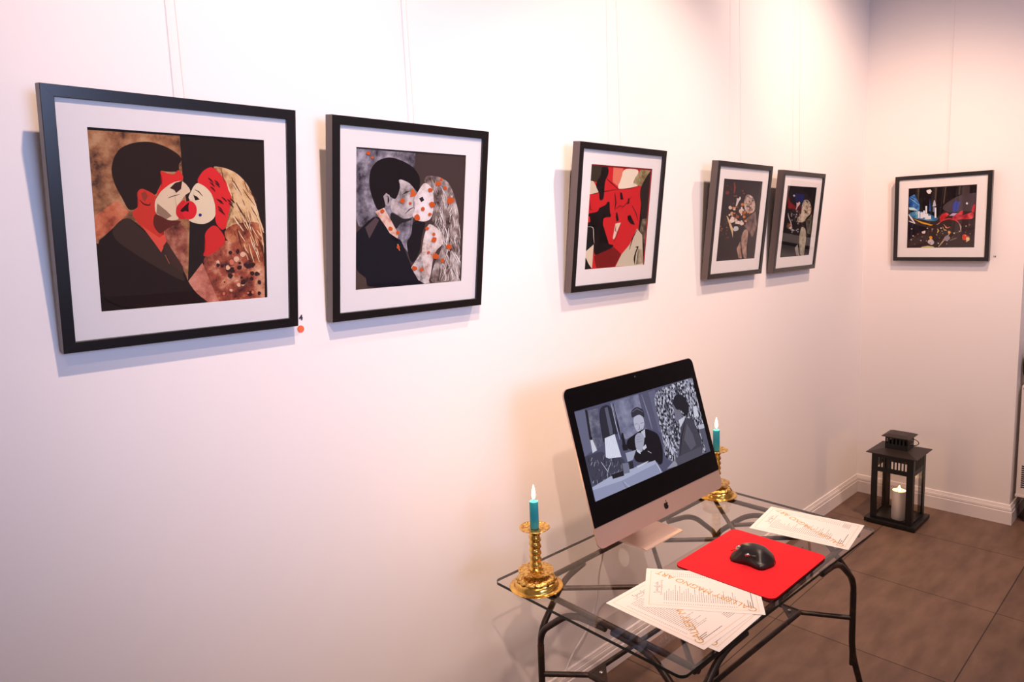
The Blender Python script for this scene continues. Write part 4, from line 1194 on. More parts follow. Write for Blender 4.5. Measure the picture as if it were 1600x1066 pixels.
150,90,80|3203,602,3190,571,3160,569,3139,583,3130,618,3156,651,3189,629
''',
's': '''
base:84,84,112|
106,106,134|0,2543,467,2524,376,1367,2,1268
mot:96,96,118/64,64,84/140,140,160|527,2481,986,2461,857,1407,429,1354,382,1708
36,36,48|440,2529,540,2486,444,1656,348,1677
44,44,58|988,2468,1566,2495,1690,1771,1637,1544,1439,1595,1027,1581,857,1407
96,96,116|1279,2411,1411,2405,1405,1753,1365,1612,1232,1614
mot:124,124,154/96,96,122/150,150,176|1613,2522,2948,2519,2981,1995,3034,1434,1872,1331,1680,1574
176,176,206|1587,2509,1581,1870,1603,1391,1620,1390,1623,1868,1604,2509
30,30,40|1676,2492,1659,1853,1686,1372,1710,1370,1718,1850,1700,2491
88,88,114|2945,2511,3810,2508,3697,1129,3325,1295,2939,1454
130,130,160|3087,2474,3156,1828,3199,1362,3225,1361,3222,1827,3113,2475
104,104,132|3452,2495,3810,2508,3697,1129,3513,1203
vor|3737,2504,5970,2544,5970,0,4112,51,3450,384,3697,1129,3624,1867
52,50,64|2379,1901,2404,2089,2716,2180,3009,2031,3001,1803,2915,1791,2767,1930,2439,1889
120,120,140|2473,2050,2717,2097,2961,1953,2971,1959,2726,2120,2467,2060
188,188,210|2433,1890,2764,1922,2931,1797,2891,1556,2695,1399,2468,1433,2399,1611
70,66,80|2443,1670,2586,1664,2586,1675,2443,1681
70,66,80|2725,1643,2871,1637,2870,1648,2724,1654
120,116,132|2626,1652,2613,1525,2558,1506,2564,1499,2644,1517,2639,1651
90,84,98|2516,1483,2712,1473,2712,1483,2516,1493
20,18,26|1899,1317,2420,1411,2845,1474,3366,1223,3480,1050,3492,626,3324,248,3127,248,2974,419,2033,572,2114,954,1834,1060
200,200,220|2655,1400,2858,1438,2794,1204,2653,1154
168,168,190|2328,1341,2481,1397,2671,1372,2757,1213,2631,995,2455,783,2229,947,2261,1202
104,102,120|2376,1294,2565,1268,2566,1276,2377,1302
104,102,120|2336,1222,2603,1194,2603,1202,2336,1230
104,102,120|2331,1142,2613,1118,2614,1126,2331,1150
210,210,228|2236,965,2407,864,2383,768,2252,872
210,210,228|2540,934,2725,994,2737,888,2572,845
190,190,206|2739,773,2890,672,2907,682,2757,784
228,230,248|977,1573,1439,1595,1498,903,830,1004
176,178,204|1034,1576,911,1007,918,1006,1040,1575
176,178,204|1091,1577,985,995,991,994,1098,1576
176,178,204|1149,1578,1059,983,1065,982,1156,1577
176,178,204|1207,1579,1133,971,1140,970,1214,1578
176,178,204|1265,1580,1207,959,1214,958,1272,1579
176,178,204|1323,1581,1282,947,1289,946,1330,1581
176,178,204|1382,1582,1358,935,1365,934,1389,1582
176,178,204|1440,1583,1434,923,1441,922,1447,1583
214,214,230|370,1672,460,1667,547,1326,339,1292
24,24,32|367,1730,474,1725,465,1651,375,1656
28,26,34|1737,1577,1825,1542,1817,1184,1661,1172
24,22,30|1643,1224,1882,1189,1855,1015,1641,1050
66,66,84|2,1268,806,1265,828,997,1495,896,1639,710,1487,473,822,491,726,325,25,403
30,30,40|403,1194,385,1150,393,1148,412,1192
190,190,208|820,929,750,846,761,841,830,924
30,30,40|138,545,156,481,168,481,149,545
30,30,40|806,542,717,458,730,450,820,535
30,30,40|783,1036,706,908,722,902,800,1031
150,150,170|1051,851,1003,754,1016,750,1064,847
190,190,208|232,1063,151,993,166,984,248,1054
30,30,40|670,650,586,557,594,553,678,646
30,30,40|1277,505,1220,439,1236,432,1293,498
30,30,40|400,800,335,772,342,765,407,793
150,150,170|1054,580,955,459,966,454,1065,575
30,30,40|312,722,228,674,242,663,325,712
190,190,208|1131,743,1083,695,1095,689,1143,737
150,150,170|179,1009,145,978,153,974,186,1004
30,30,40|112,675,141,566,154,566,125,676
190,190,208|133,560,64,535,70,528,139,553
190,190,208|1056,993,1026,894,1039,891,1069,991
150,150,170|1004,962,941,891,949,888,1012,958
30,30,40|638,1008,649,910,658,909,647,1008
150,150,170|389,1075,396,988,408,987,401,1074
30,30,40|309,532,269,394,281,390,322,529
190,190,208|1254,492,1236,447,1248,444,1265,489
30,30,40|1385,743,1386,628,1405,626,1403,741
30,30,40|679,642,631,572,644,566,692,637
150,150,170|1302,817,1192,700,1201,696,1312,813
30,30,40|122,1206,92,1092,110,1088,141,1203
150,150,170|1247,589,1164,500,1180,492,1263,581
30,30,40|696,527,621,504,629,495,704,517
150,150,170|561,492,486,465,497,454,571,481
30,30,40|1368,782,1395,726,1410,727,1383,784
30,30,40|419,594,365,484,382,479,436,588
30,30,40|651,1156,624,1075,642,1071,669,1152
30,30,40|1363,875,1389,773,1400,774,1374,876
150,150,170|809,860,748,820,759,812,820,853
190,190,208|429,803,443,761,455,761,440,803
30,30,40|754,770,725,679,738,676,767,767
150,150,170|449,1071,475,954,491,955,465,1071
30,30,40|900,885,902,780,922,778,920,883
30,30,40|708,823,672,765,687,760,723,818
150,150,170|552,718,477,592,488,588,563,714
190,190,208|1078,522,984,433,1000,424,1095,513
150,150,170|466,945,428,914,435,910,473,940
190,190,208|812,747,796,601,807,599,822,745
150,150,170|861,575,832,449,844,446,873,573
150,150,170|1371,684,1384,559,1396,558,1384,683
30,30,40|329,1016,353,926,365,927,342,1016
30,30,40|1232,829,1220,764,1240,761,1251,826
30,30,40|604,743,564,671,573,668,612,740
30,30,40|713,805,702,734,711,732,722,803
30,30,40|401,1090,409,961,420,960,411,1089
190,190,208|348,1038,264,931,278,925,362,1032
30,30,40|620,393,537,349,548,340,632,383
190,190,208|118,537,57,509,69,498,131,526
150,150,170|253,547,246,437,265,434,272,544
150,150,170|714,598,695,547,713,542,731,593
150,150,170|784,1134,694,1015,707,1009,797,1128
30,30,40|796,922,746,852,759,847,809,918
190,190,208|263,1183,197,1099,209,1093,275,1177
30,30,40|1107,947,1132,820,1152,819,1126,947
150,150,170|1395,702,1404,592,1414,591,1406,701
150,154,186|0,404,822,491,1866,474,2980,434,3204,0,4,0
176,180,210|0,404,822,491,2980,434,3007,328,1280,253,0,322
120,124,154|1267,235,1366,29,1406,0,1419,0,1399,32,1280,237
206,208,230|2996,327,3075,137,3110,10,3133,8,3132,139,3018,329
126,128,156|3047,358,3134,4,3147,4,3060,357
200,202,226|1343,193,1538,0,1554,0,1359,198
30,30,38|896,529,1436,505,1421,364,908,399
140,140,156|930,536,1413,520,1412,527,929,544
206,206,224|2049,480,2664,496,2597,463,2103,418
168,170,194|1703,964,2212,938,1966,701,1710,700
120,122,144|1454,717,1747,663,1691,381,1431,409
40,40,52|1731,687,1943,674,1925,459,1725,471
210,210,226|587,969,760,647,1003,867,990,874,769,672,602,972
200,200,220|748,663,692,410,703,408,759,661
34,32,42|4546,1983,4859,2189,5235,2076,5410,1693,5242,1413,5077,1393,4878,1654,4654,1663,4578,1845
118,116,134|4546,1948,4646,1682,4878,1654,4884,1485,4727,1332,4505,1343,4492,1564
208,208,226|4643,1349,5080,1401,4788,1187,4629,1099
70,68,82|4611,1093,5077,1357,5462,1188,5635,297,5433,0,4090,0,4061,106,4358,421
94,92,108|5033,1144,5216,750,5255,385,4900,292,4685,692
40,38,50|5019,1326,4550,813,4266,271,4290,264,4610,794,5043,1318
46,44,56|5492,955,5683,103,5708,103,5516,955
150,150,168|3439,44,3890,191,4116,24,3956,0
84,82,98|3973,248,5529,277,5433,0,4023,0
212,212,228|5594,1604,5791,1611,5812,1252,5523,1257
190,190,210|5607,969,5970,943,5958,803,5627,830
90,90,110|5627,830,5958,803,5970,0,5733,4
''',
}



def soften(Q, w, h):
    """Round the corners of a colour area (Chaikin), leaving points on the picture's edge where they are."""
    for _ in range(2):
        out = []
        n = len(Q)
        for i in range(n):
            a, p, b = Q[i - 1], Q[i], Q[(i + 1) % n]
            if p[0] < 3e-4 or p[1] < 3e-4 or p[0] > w - 5e-3 or p[1] > h - 5e-3:
                out.append(p)
            else:
                out.append((p[0] * 0.78 + a[0] * 0.22, p[1] * 0.78 + a[1] * 0.22))
                out.append((p[0] * 0.78 + b[0] * 0.22, p[1] * 0.78 + b[1] * 0.22))
        Q = out
    return Q


def layered(name, lines, w, h, parent, emit=None):
    """A flat printed or displayed picture: colour areas laid over each other by hundredths of a millimetre."""
    bm = bmesh.new()
    mats, idx = [], {}
    lay = 0
    for ln in lines.strip().split('\n'):
        col, pts = ln.split('|')
        if col not in idx:
            idx[col] = len(mats)
            mats.append(art_mat(col, emit))
        if not pts:
            P = [(0, 0), (w, 0), (w, h), (0, h)]
        else:
            v = [int(t) / 1e4 for t in pts.split(',')]
            P = list(zip(v[0::2], v[1::2]))
        Q = []
        for q in P:
            if not Q or (abs(q[0] - Q[-1][0]) + abs(q[1] - Q[-1][1])) > 5e-5:
                Q.append(q)
        if len(Q) > 2 and abs(Q[0][0] - Q[-1][0]) + abs(Q[0][1] - Q[-1][1]) < 5e-5:
            Q.pop()
        if len(Q) < 3:
            continue
        if len(Q) > 6:
            Q = soften(Q, w, h)
        y = -lay * 1.2e-5
        lay += 1
        vs = [bm.verts.new((a, y, c)) for a, c in Q]
        f = bm.faces.new(vs)
        f.material_index = idx[col]
        if pts:
            r = bmesh.ops.triangulate(bm, faces=[f], ngon_method='EAR_CLIP')
            for g in r['faces']:
                g.material_index = idx[col]
    me = bpy.data.meshes.new(name)
    bm.to_mesh(me)
    bm.free()
    for m in mats:
        me.materials.append(m)
    o = bpy.data.objects.new(name, me)
    C.objects.link(o)
    o.parent = parent
    return o


def ring(bm, outer, inner, y0, y1):
    """A picture-frame shaped slab between two rectangles (x0,z0,x1,z1), from y0 (front) to y1 (back), mitred."""
    def c(r, y):
        return [bm.verts.new((x, y, z)) for x, z in ((r[0], r[1]), (r[2], r[1]), (r[2], r[3]), (r[0], r[3]))]
    of, ob, nf, nb = c(outer, y0), c(outer, y1), c(inner, y0), c(inner, y1)
    for i in range(4):
        j = (i + 1) % 4
        bm.faces.new([of[i], of[j], nf[j], nf[i]])
        bm.faces.new([ob[i], nb[i], nb[j], ob[j]])
        bm.faces.new([of[i], ob[i], ob[j], of[j]])
        bm.faces.new([nf[i], nf[j], nb[j], nb[i]])


FRAME_LABEL = {
    1: 'black framed print of a kissing couple with a red scarf, nearest the orange dot',
    2: 'black framed black and white kissing couple print spattered with orange spots',
    3: 'black framed bright red abstract print of two faces with black brushstrokes',
    4: 'black framed dark print of a pale figure, left one of the close pair',
    5: 'black framed print of a pale figure with blue patch, right of the close pair',
    6: 'black framed colourful night city print alone on the back wall',
}
FD, GD = 0.0355, 0.0285
for k in range(1, 7):
    px, fw, fz, fh, ft, fr, a0, b0, a1, b1 = FRAMES[k]
    loc = (px, -0.002, fz) if k < 6 else (-0.002, px, fz)
    t = thing('framed_picture', FRAME_LABEL[k], 'picture', loc, (ft, -fr, 0 if k < 6 else -PI / 2), 'black framed prints')
    fc = 0.0212
    bm = bmesh.new()
    ring(bm, (0, 0, fw, fh), (fc, fc, fw - fc, fh - fc), -FD, -0.004)
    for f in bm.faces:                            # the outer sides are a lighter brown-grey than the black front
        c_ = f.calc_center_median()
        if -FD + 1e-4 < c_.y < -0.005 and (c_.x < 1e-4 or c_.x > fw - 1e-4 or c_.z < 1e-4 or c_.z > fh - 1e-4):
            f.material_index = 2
    es = [e for e in bm.edges if abs(e.verts[0].co.y + FD) < 1e-6 and abs(e.verts[1].co.y + FD) < 1e-6
          and len({(v.co.x in (0, fw)) or abs(v.co.x - fw) < 1e-6 for v in e.verts}) == 1]
    bmesh.ops.bevel(bm, geom=es, offset=0.0008, segments=1, affect='EDGES')
    for sx, sz, ex, ez in ((0, 0, 1, 1), (fw, 0, -1, 1), (fw, fh, -1, -1), (0, fh, 1, -1)):   # hairline mitre joints
        p = [(sx + ex * 0.002, sz + ez * 0.0024), (sx + ex * 0.0024, sz + ez * 0.002), (sx + ex * (fc - 0.001), sz + ez * (fc - 0.0014)), (sx + ex * (fc - 0.0014), sz + ez * (fc - 0.001))]
        f = bm.faces.new([bm.verts.new((x, -FD - 0.00005, z)) for x, z in p])
        f.material_index = 1
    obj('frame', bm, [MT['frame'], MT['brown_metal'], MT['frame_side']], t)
    bm = bmesh.new(); box(bm, 0.006, fw - 0.006, -0.004, -0.001, 0.006, fh - 0.006); obj('backing_board', bm, MT['dark'], t)
    bm = bmesh.new()
    ring(bm, (fc - 0.004, fc - 0.004, fw - fc + 0.004, fh - fc + 0.004), (a0 - 0.0015, b0 - 0.0015, a1 + 0.0015, b1 + 0.0015), -GD, -GD + 0.0016)
    obj('mat_board', bm, MT['mat'], t)
    pr = layered('print', ART[k], a1 - a0 + 0.004, b1 - b0 + 0.004, t)
    pr.location = (a0 - 0.002, -GD + 0.0035, b0 - 0.002)
    bm = bmesh.new(); box(bm, fc - 0.003, fw - fc + 0.003, -GD - 0.0016, -GD - 0.0004, fc - 0.003, fh - fc + 0.003)
    obj('glass_pane', bm, MT['glass'], t)
    # nylon line from the back of the frame up to the picture rail
    v0 = Vector((fw * 0.54, 0.0015, fh - 0.05))
    inv = t.matrix_basis.inverted()
    top = t.matrix_basis @ Vector((fw * 0.54, 0.0, fh))
    top = Vector((top.x, -0.02, HC - 0.03)) if k < 6 else Vector((-0.02, top.y, HC - 0.03))
    bm = bmesh.new(); tube(bm, [v0, inv @ top], 0.0007, 6, 0)
    obj('hanging_line', bm, MT['nylon'], t)

# number marks and the sold dot
o = text_mesh('wall_number', '4', 0.018, MT['dark_ink'], None, (-3.687, -0.0015, 1.4965), (PI / 2, 0, 0), bold=0.0006, extrude=0.0004)
tag(o, 'handwritten black number 4 on wall above the orange dot', 'number')
o = text_mesh('wall_number', '14', 0.013, MT['dark_ink'], None, (-0.0015, -0.698, 1.4965), (PI / 2, 0, -PI / 2), bold=0.0004, extrude=0.0004)
tag(o, 'small black number 14 on back wall beside the city print', 'number')
bm = bmesh.new(); lathe(bm, [(0.0088, -0.0006), (0.0088, 0.0006)], 32)
o = obj('dot_sticker', bm, MT['orange'])
o.location = (-3.6895, -0.0008, 1.469)
o.rotation_euler = (PI / 2, 0, 0)
tag(o, 'round orange dot sticker on wall by the frame corner', 'sticker')

# ------------------------------------------------------------------ glass table
TX, TY, TZ, TW, TL, TA = -3.29422, -0.23011, 0.7363, 1.03121, 0.6266, -0.03441
tab = thing('glass_table', 'low glass topped table with dark iron tube frame by the white wall', 'table', (TX, TY, 0), (0, 0, TA))
# table-local: x along the wall, y = -v (v from the wall side to the room side)
GT = 0.008
bm = bmesh.new()
prism(bm, rrect(0, TW, -TL, 0, 0.018, 6), 2, TZ - GT, TZ)
for f in bm.faces:
    f.material_index = 1 if abs(f.normal.z) < 0.5 else 0
bmesh.ops.recalc_face_normals(bm, faces=bm.faces[:])
for f in bm.faces:
    f.material_index = 1 if abs(f.normal.z) < 0.5 else 0
obj('glass_top', bm, [MT['tglass'], MT['tedge']], tab)
RZ = TZ - GT - 0.0085
ru0, ru1, rv0, rv1 = 0.066, 0.985, 0.080, 0.612
LG = {'bl': (0.062, 0.115), 'br': (0.932, 0.115), 'fl': (0.062, 0.607), 'fr': (0.921, 0.607)}


def T(u, v, z):
    return (u, -v, z)


def tpart(name, pts, r, bend=0.03, caps=None):
    bm = bmesh.new()
    tube(bm, [T(*p) for p in pts], r, 12, bend)
    return obj(name, bm, MT['iron'], tab, smooth=True)


tpart('top_rail', [(ru0 - 0.008, rv0, RZ), (ru1 + 0.008, rv0 - 0.022, RZ)], 0.008)
tpart('top_rail', [(ru0 - 0.012, rv1 + 0.004, RZ), (ru1, rv1 - 0.028, RZ)], 0.008)
tpart('top_rail', [(ru0 + 0.002, rv0, RZ), (ru0 - 0.002, rv1 + 0.012, RZ)], 0.008)
tpart('top_rail', [(ru1 - 0.004, rv0 - 0.02, RZ), (ru1 + 0.008, rv1 - 0.02, RZ)], 0.008)
LT = 0.60
for key, (lu, lv) in LG.items():
    su = 1 if key[1] == 'l' else -1
    sv = 1 if key[0] == 'b' else -1
    rail_v = rv0 - 0.01 if key[0] == 'b' else rv1 - 0.004
    rail_u = ru0 if key[1] == 'l' else ru1 - 0.004
    bm = bmesh.new()
    # straight leg that kicks outwards near the floor
    tube(bm, [T(lu, lv, LT - 0.035), T(lu, lv, 0.37), T(lu - su * 0.055, lv - sv * 0.03, 0.16), T(lu - su * 0.06, lv - sv * 0.035, 0.0)], 0.0095, 12, 0.05)
    lg = obj('leg', bm, MT['iron'], tab, smooth=True)
    for kind in ('u', 'v'):
        bm = bmesh.new()
        if kind == 'u':
            pts = [T(lu, lv, LT - 0.07), T(lu, lv, LT + 0.005), T(lu + su * 0.115, (lv + rail_v) / 2, RZ - 0.017), T(lu + su * 0.225, rail_v, RZ - 0.013)]
        else:
            pts = [T(lu, lv, LT - 0.07), T(lu, lv, LT + 0.005), T((lu + rail_u) / 2, lv + sv * 0.115, RZ - 0.017), T(rail_u, lv + sv * 0.235, RZ - 0.013)]
        tube(bm, pts, 0.0088, 12, 0.05)
        obj('bent_brace', bm, MT['iron'], lg, smooth=True)
    bm = bmesh.new()
    tube(bm, [T(lu, lv, 0.39), T(lu, lv, 0.325)], 0.0065, 10, 0)
    obj('stub', bm, MT['iron'], lg, smooth=True)
# diagonal lattice right under the top
DZ = RZ - 0.002
for a, b in (((0.074, 0.094), (0.578, 0.600)), ((0.972, 0.076), (0.458, 0.604)), ((0.072, 0.598), (0.588, 0.076)), ((0.976, 0.580), (0.474, 0.080)), ((0.806, 0.262), (0.982, 0.412))):
    tpart('diagonal_brace', [(a[0], a[1], DZ), (b[0], b[1], DZ)], 0.0068)
# lower rectangle and its links to the legs
ZL = 0.48
q = {'bl': (0.148, 0.212), 'br': (0.843, 0.212), 'fl': (0.148, 0.476), 'fr': (0.843, 0.476)}
for a, b in (('bl', 'br'), ('fl', 'fr'), ('bl', 'fl'), ('br', 'fr')):
    tpart('shelf_rail', [(*q[a], ZL), (*q[b], ZL)], 0.0075)
for kk in q:
    tpart('corner_link', [(*q[kk], ZL), (*LG[kk], ZL)], 0.0075)
    u, v = q[kk]
    su = 1 if kk[1] == 'l' else -1
    sv = 1 if kk[0] == 'b' else -1
    bm = bmesh.new()
    prism(bm, [(u, -v), (u + su * 0.07, -v), (u, -(v + sv * 0.07))], 2, ZL + 0.002, ZL + 0.005)
    gp = obj('corner_plate', bm, MT['iron'], tab)
    bm = bmesh.new(); lathe(bm, [(0.005, 0), (0.005, 0.003), (0.003, 0.0045), (0, 0.005)], 14, (u + su * 0.024, -(v + sv * 0.024), ZL + 0.005))
    obj('screw', bm, MT['steel'], gp, smooth=True)

# ------------------------------------------------------------------ computer
MW, MH, MC = 0.65, 0.45013, 0.06029
pc = thing('desktop_computer', 'silver all-in-one computer with black bordered screen showing a film', 'computer', (-2.7755, -0.40, TZ), (0, 0, -0.00632))
# panel frame: x along width, z up the panel, y = 0 at the front face
pl = Vector((-3.09715, -0.44608, 0.81847)) - Vector((-2.7755, -0.40, TZ))
TILT = 0.27896
mt_local = Matrix.Translation(Matrix.Rotation(0.00632, 4, 'Z') @ pl) @ Matrix.Rotation(-TILT, 4, 'X')


def panel(o):
    o.matrix_local = mt_local.copy()
    return o


bm = bmesh.new()
rows = []
for inset, y in ((0, 0.0), (0, 0.005), (0.006, 0.0085), (0.05, 0.016), (0.12, 0.030), (0.17, 0.038)):
    pts = rrect(inset, MW - inset, inset, MH - inset, max(0.022 - inset * 0.2, 0.012), 8)
    rows.append([bm.verts.new((a, y, c)) for a, c in pts])
for a, b in zip(rows, rows[1:]):
    n = len(a)
    for k in range(n):
        bm.faces.new([a[k], a[(k + 1) % n], b[(k + 1) % n], b[k]])
bm.faces.new(rows[0])
bm.faces.new(rows[-1][::-1])
case = panel(obj('metal_case', bm, MT['alu'], pc, smooth=True))
# black glass covering all but the chin
pts = [p for p in rrect(0.0012, MW - 0.0012, MC, MH - 0.0012, 0.021, 8) if p[1] > MC + 0.03] + [(0.0012, MC), (MW - 0.0012, MC)]
bm = bmesh.new(); prism(bm, pts, 1, -0.0016, 0.001); gl = panel(obj('display_glass', bm, MT['black_glass'], pc))
sx0, sx1, sy0, sy1 = 0.0265, 0.6235, MC + 0.068, MC + 0.3235
sp = layered('screen_picture', ART['s'], sx1 - sx0, sy1 - sy0, gl, emit=0.85)
sp.location = (sx0, -0.0018, sy0)
bm = bmesh.new(); lathe(bm, [(0.0022, 0), (0.0022, 0.0004)], 14)
o = obj('camera_lens', bm, MT['steel'], gl); o.location = (MW / 2, -0.0017, MH - 0.0145); o.rotation_euler = (PI / 2, 0, 0)
# fruit-shaped emblem with a bite and a leaf
bm = bmesh.new()
ap = [(0, .70), (.10, .76), (.24, .80), (.36, .74), (.43, .64), (.36, .57), (.32, .46), (.35, .34), (.44, .26), (.38, .12), (.28, -.02), (.18, -.06), (.08, -.02), (-.02, 0),
      (-.10, -.03), (-.20, -.06), (-.30, .02), (-.40, .18), (-.45, .36), (-.44, .54), (-.36, .70), (-.22, .78), (-.10, .75)]
sc = 0.0235
prism(bm, [(a * sc, c * sc) for a, c in ap], 1, -0.0008, 0.0004)
leaf = [(.0, .84), (.02, .96), (.10, 1.06), (.20, 1.11), (.19, .99), (.12, .88)]
prism(bm, [(a * sc, c * sc) for a, c in leaf], 1, -0.0008, 0.0004)
o = obj('emblem', bm, MT['logo'], case); o.location = (0.329, -0.0002, 0.0205)
# stand: bent sheet with a cable hole in the neck
bm = bmesh.new()
sw = 0.096
prof = [(-0.043, 0.0), (-0.041, 0.0022), (-0.030, 0.0046), (0.10, 0.0056), (0.135, 0.007), (0.150, 0.014), (0.154, 0.028)]
th = 0.0045
foot_pts = prof + [(0.1585, 0.028), (0.1545, 0.0105), (0.140, 0.0008), (0.10, 0.0)]
prism(bm, foot_pts, 0, -sw, sw)
# neck plate with an elliptical hole
A0, A1 = Vector((0.154, 0.027)), Vector((0.052, 0.262))
L = (A1 - A0).length
d = (A1 - A0) / L
nrm = Vector((d.y, -d.x))


def NP(u, s, off):
    p = A0 + d * s + nrm * off
    return (u, p.x, p.y)


NN = 32
rings = {}
for off in (0.0, th):
    inn, outr = [], []
    for k in range(NN):
        a = 2 * PI * k / NN
        ca, sa = math.cos(a), math.sin(a)
        inn.append(bm.verts.new(NP(0.026 * ca, 0.085 + 0.030 * sa, off)))
        m_ = max(abs(ca), abs(sa))
        hx, hs = ca / m_, sa / m_
        outr.append(bm.verts.new(NP(sw * hx, 0.085 + (0.085 if hs < 0 else L - 0.085) * hs, off)))
    rings[off] = (inn, outr)
for k in range(NN):
    j = (k + 1) % NN
    i0, o0 = rings[0.0]
    i1, o1 = rings[th]
    bm.faces.new([i0[k], i0[j], o0[j], o0[k]])
    bm.faces.new([i1[k], o1[k], o1[j], i1[j]])
    bm.faces.new([i0[k], i1[k], i1[j], i0[j]])
    bm.faces.new([o0[k], o0[j], o1[j], o1[k]])
obj('stand', bm, MT['alu'], pc)

# white power cable behind the table
bm = bmesh.new()
cp = [(-2.790, -0.215, 0.755), (-2.779, -0.204, 0.70), (-2.773, -0.185, 0.60), (-2.765, -0.165, 0.55), (-2.730, -0.13, 0.49), (-2.703, -0.10, 0.398), (-2.702, -0.08, 0.333), (-2.722, -0.06, 0.261), (-2.790, -0.05, 0.200),
      (-2.822, -0.042, 0.140), (-2.850, -0.036, 0.09), (-2.90, -0.034, 0.02), (-2.98, -0.034, 0.004), (-3.5, -0.036, 0.004)]
tube(bm, cp, 0.0034, 8, 0.03)
o = obj('power_cable', bm, MT['white_cable'], smooth=True)
tag(o, 'white power cable hanging behind the glass table along the wall', 'cable')

# ------------------------------------------------------------------ mouse pad and mouse
bm = bmesh.new()
prism(bm, rrect(-0.166, 0.166, -0.150, 0.150, 0.022, 6), 2, 0.0, 0.0048)
for f in bm.faces:
    f.normal_update()
    f.material_index = 1 if abs(f.normal.z) < 0.5 else 0
pad = obj('mouse_pad', bm, [MT['red'], MT['redrim']])
pad.location = (-2.7355, -0.7065, TZ)
pad.rotation_euler = (0, 0, -0.005)
tag(pad, 'bright red mouse pad with rounded corners on the glass table', 'mouse pad')

ms = thing('computer_mouse', 'dark grey sculpted computer mouse on the red pad', 'mouse', (-2.735, -0.7105, TZ + 0.0048), (0, 0, math.atan2(0.114, -0.056) - PI / 2))
bm = bmesh.new()
NS, NA = 26, 20
rows = []
for i in range(NS + 1):
    s = i / NS
    y = -0.063 + 0.126 * s
    e = math.sqrt(max(0.0, 1 - (2 * s - 1) ** 2))
    e = e ** 0.55
    h = 0.045 * (math.sin(PI * min(1, (s + 0.12) * 0.80)) ** 0.8) * min(1, e * 1.1) + 0.004
    if s > 0.75:
        h *= 1 - 0.55 * (s - 0.75) / 0.25
    wr = 0.037 * e * (0.92 + 0.08 * math.cos(2 * PI * s))
    wl = e * (0.033 + 0.027 * math.exp(-((s - 0.30) / 0.22) ** 2))      # thumb ledge at the left side
    row = []
    for k in range(NA + 1):
        a = PI * k / NA
        c_, s_ = math.cos(a), math.sin(a)
        ww = wr if c_ >= 0 else wl
        xx = ww * math.copysign(abs(c_) ** 0.75, c_)
        zz = h * s_ ** 0.85
        if c_ < 0 and s < 0.68:                  # hollow above the thumb ledge
            t_ = max(0.0, -c_)
            zz *= 1 - 0.52 * math.exp(-((t_ - 0.80) / 0.20) ** 2) * math.exp(-((s - 0.32) / 0.26) ** 2)
        row.append(bm.verts.new((xx, y, 0.0008 + zz)))
    rows.append(row)
for a, b in zip(rows, rows[1:]):
    for k in range(NA):
        bm.faces.new([a[k], a[k + 1], b[k + 1], b[k]])
    bm.faces.new([a[0], b[0], b[NA], a[NA]])
bm.faces.new(rows[0])
bm.faces.new(rows[-1][::-1])
obj('mouse_body', bm, MT['dark_plastic'], ms, smooth='all')
bm = bmesh.new(); lathe(bm, [(0.0095, -0.0035), (0.0115, -0.002), (0.0115, 0.002), (0.0095, 0.0035)], 26)
o = obj('scroll_wheel', bm, MT['steel'], ms, smooth=True); o.location = (0.0, 0.036, 0.0285); o.rotation_euler = (0, PI / 2, 0)
bm = bmesh.new(); lathe(bm, [(0.007, -0.0025), (0.0085, -0.001), (0.0085, 0.001), (0.007, 0.0025)], 22)
o = obj('thumb_wheel', bm, MT['steel'], ms, smooth=True); o.location = (-0.0345, 0.012, 0.0295); o.rotation_euler = (0.9, 0, PI / 2)
for dy in (-0.006, -0.021):
    bm = bmesh.new(); box(bm, -0.0018, 0.0018, -0.0065, 0.0065, -0.0025, 0.0025, bev=0.0012)
    o = obj('side_button', bm, MT['black_plastic'], ms); o.location = (-0.0365, dy, 0.0305 + dy * 0.05); o.rotation_euler = (0, 0.5, 0.12)
bm = bmesh.new(); box(bm, -0.0004, 0.0004, -0.022, 0.022, -0.0006, 0.0006)
o = obj('button_gap', bm, MT['black_plastic'], ms); o.location = (0.0, 0.040, 0.0315); o.rotation_euler = (-0.42, 0, 0)

# ------------------------------------------------------------------ price lists (A4 sheets)


def scribble(bm, x0, y0, wdt, hgt, n, z, seed, lw=0.0006):
    """Cursive handwriting-like line, too small in the photo to be read."""
    rg = random.Random(seed)
    pts = []
    N = n * 10
    for i in range(N + 1):
        t = i / N
        ph = t * n * 2 * PI
        amp = hgt * (0.30 + (0.55 if rg.random() < 0.05 or int(t * n) in (0, n // 2 + 1) else 0.0))
        pts.append((x0 + wdt * t + 0.35 * hgt * math.cos(ph) * 0.5, y0 + amp * math.sin(ph)))
    for a, b in zip(pts, pts[1:]):
        dx, dy = b[0] - a[0], b[1] - a[1]
        l = math.hypot(dx, dy) or 1
        ox, oy = -dy / l * lw / 2, dx / l * lw / 2
        bm.faces.new([bm.verts.new(v) for v in ((a[0] + ox, a[1] + oy, z), (a[0] - ox, a[1] - oy, z), (b[0] - ox, b[1] - oy, z), (b[0] + ox, b[1] + oy, z))])


def quad(bm, x0, x1, y0, y1, z):
    bm.faces.new([bm.verts.new(v) for v in ((x0, y0, z), (x1, y0, z), (x1, y1, z), (x0, y1, z))])


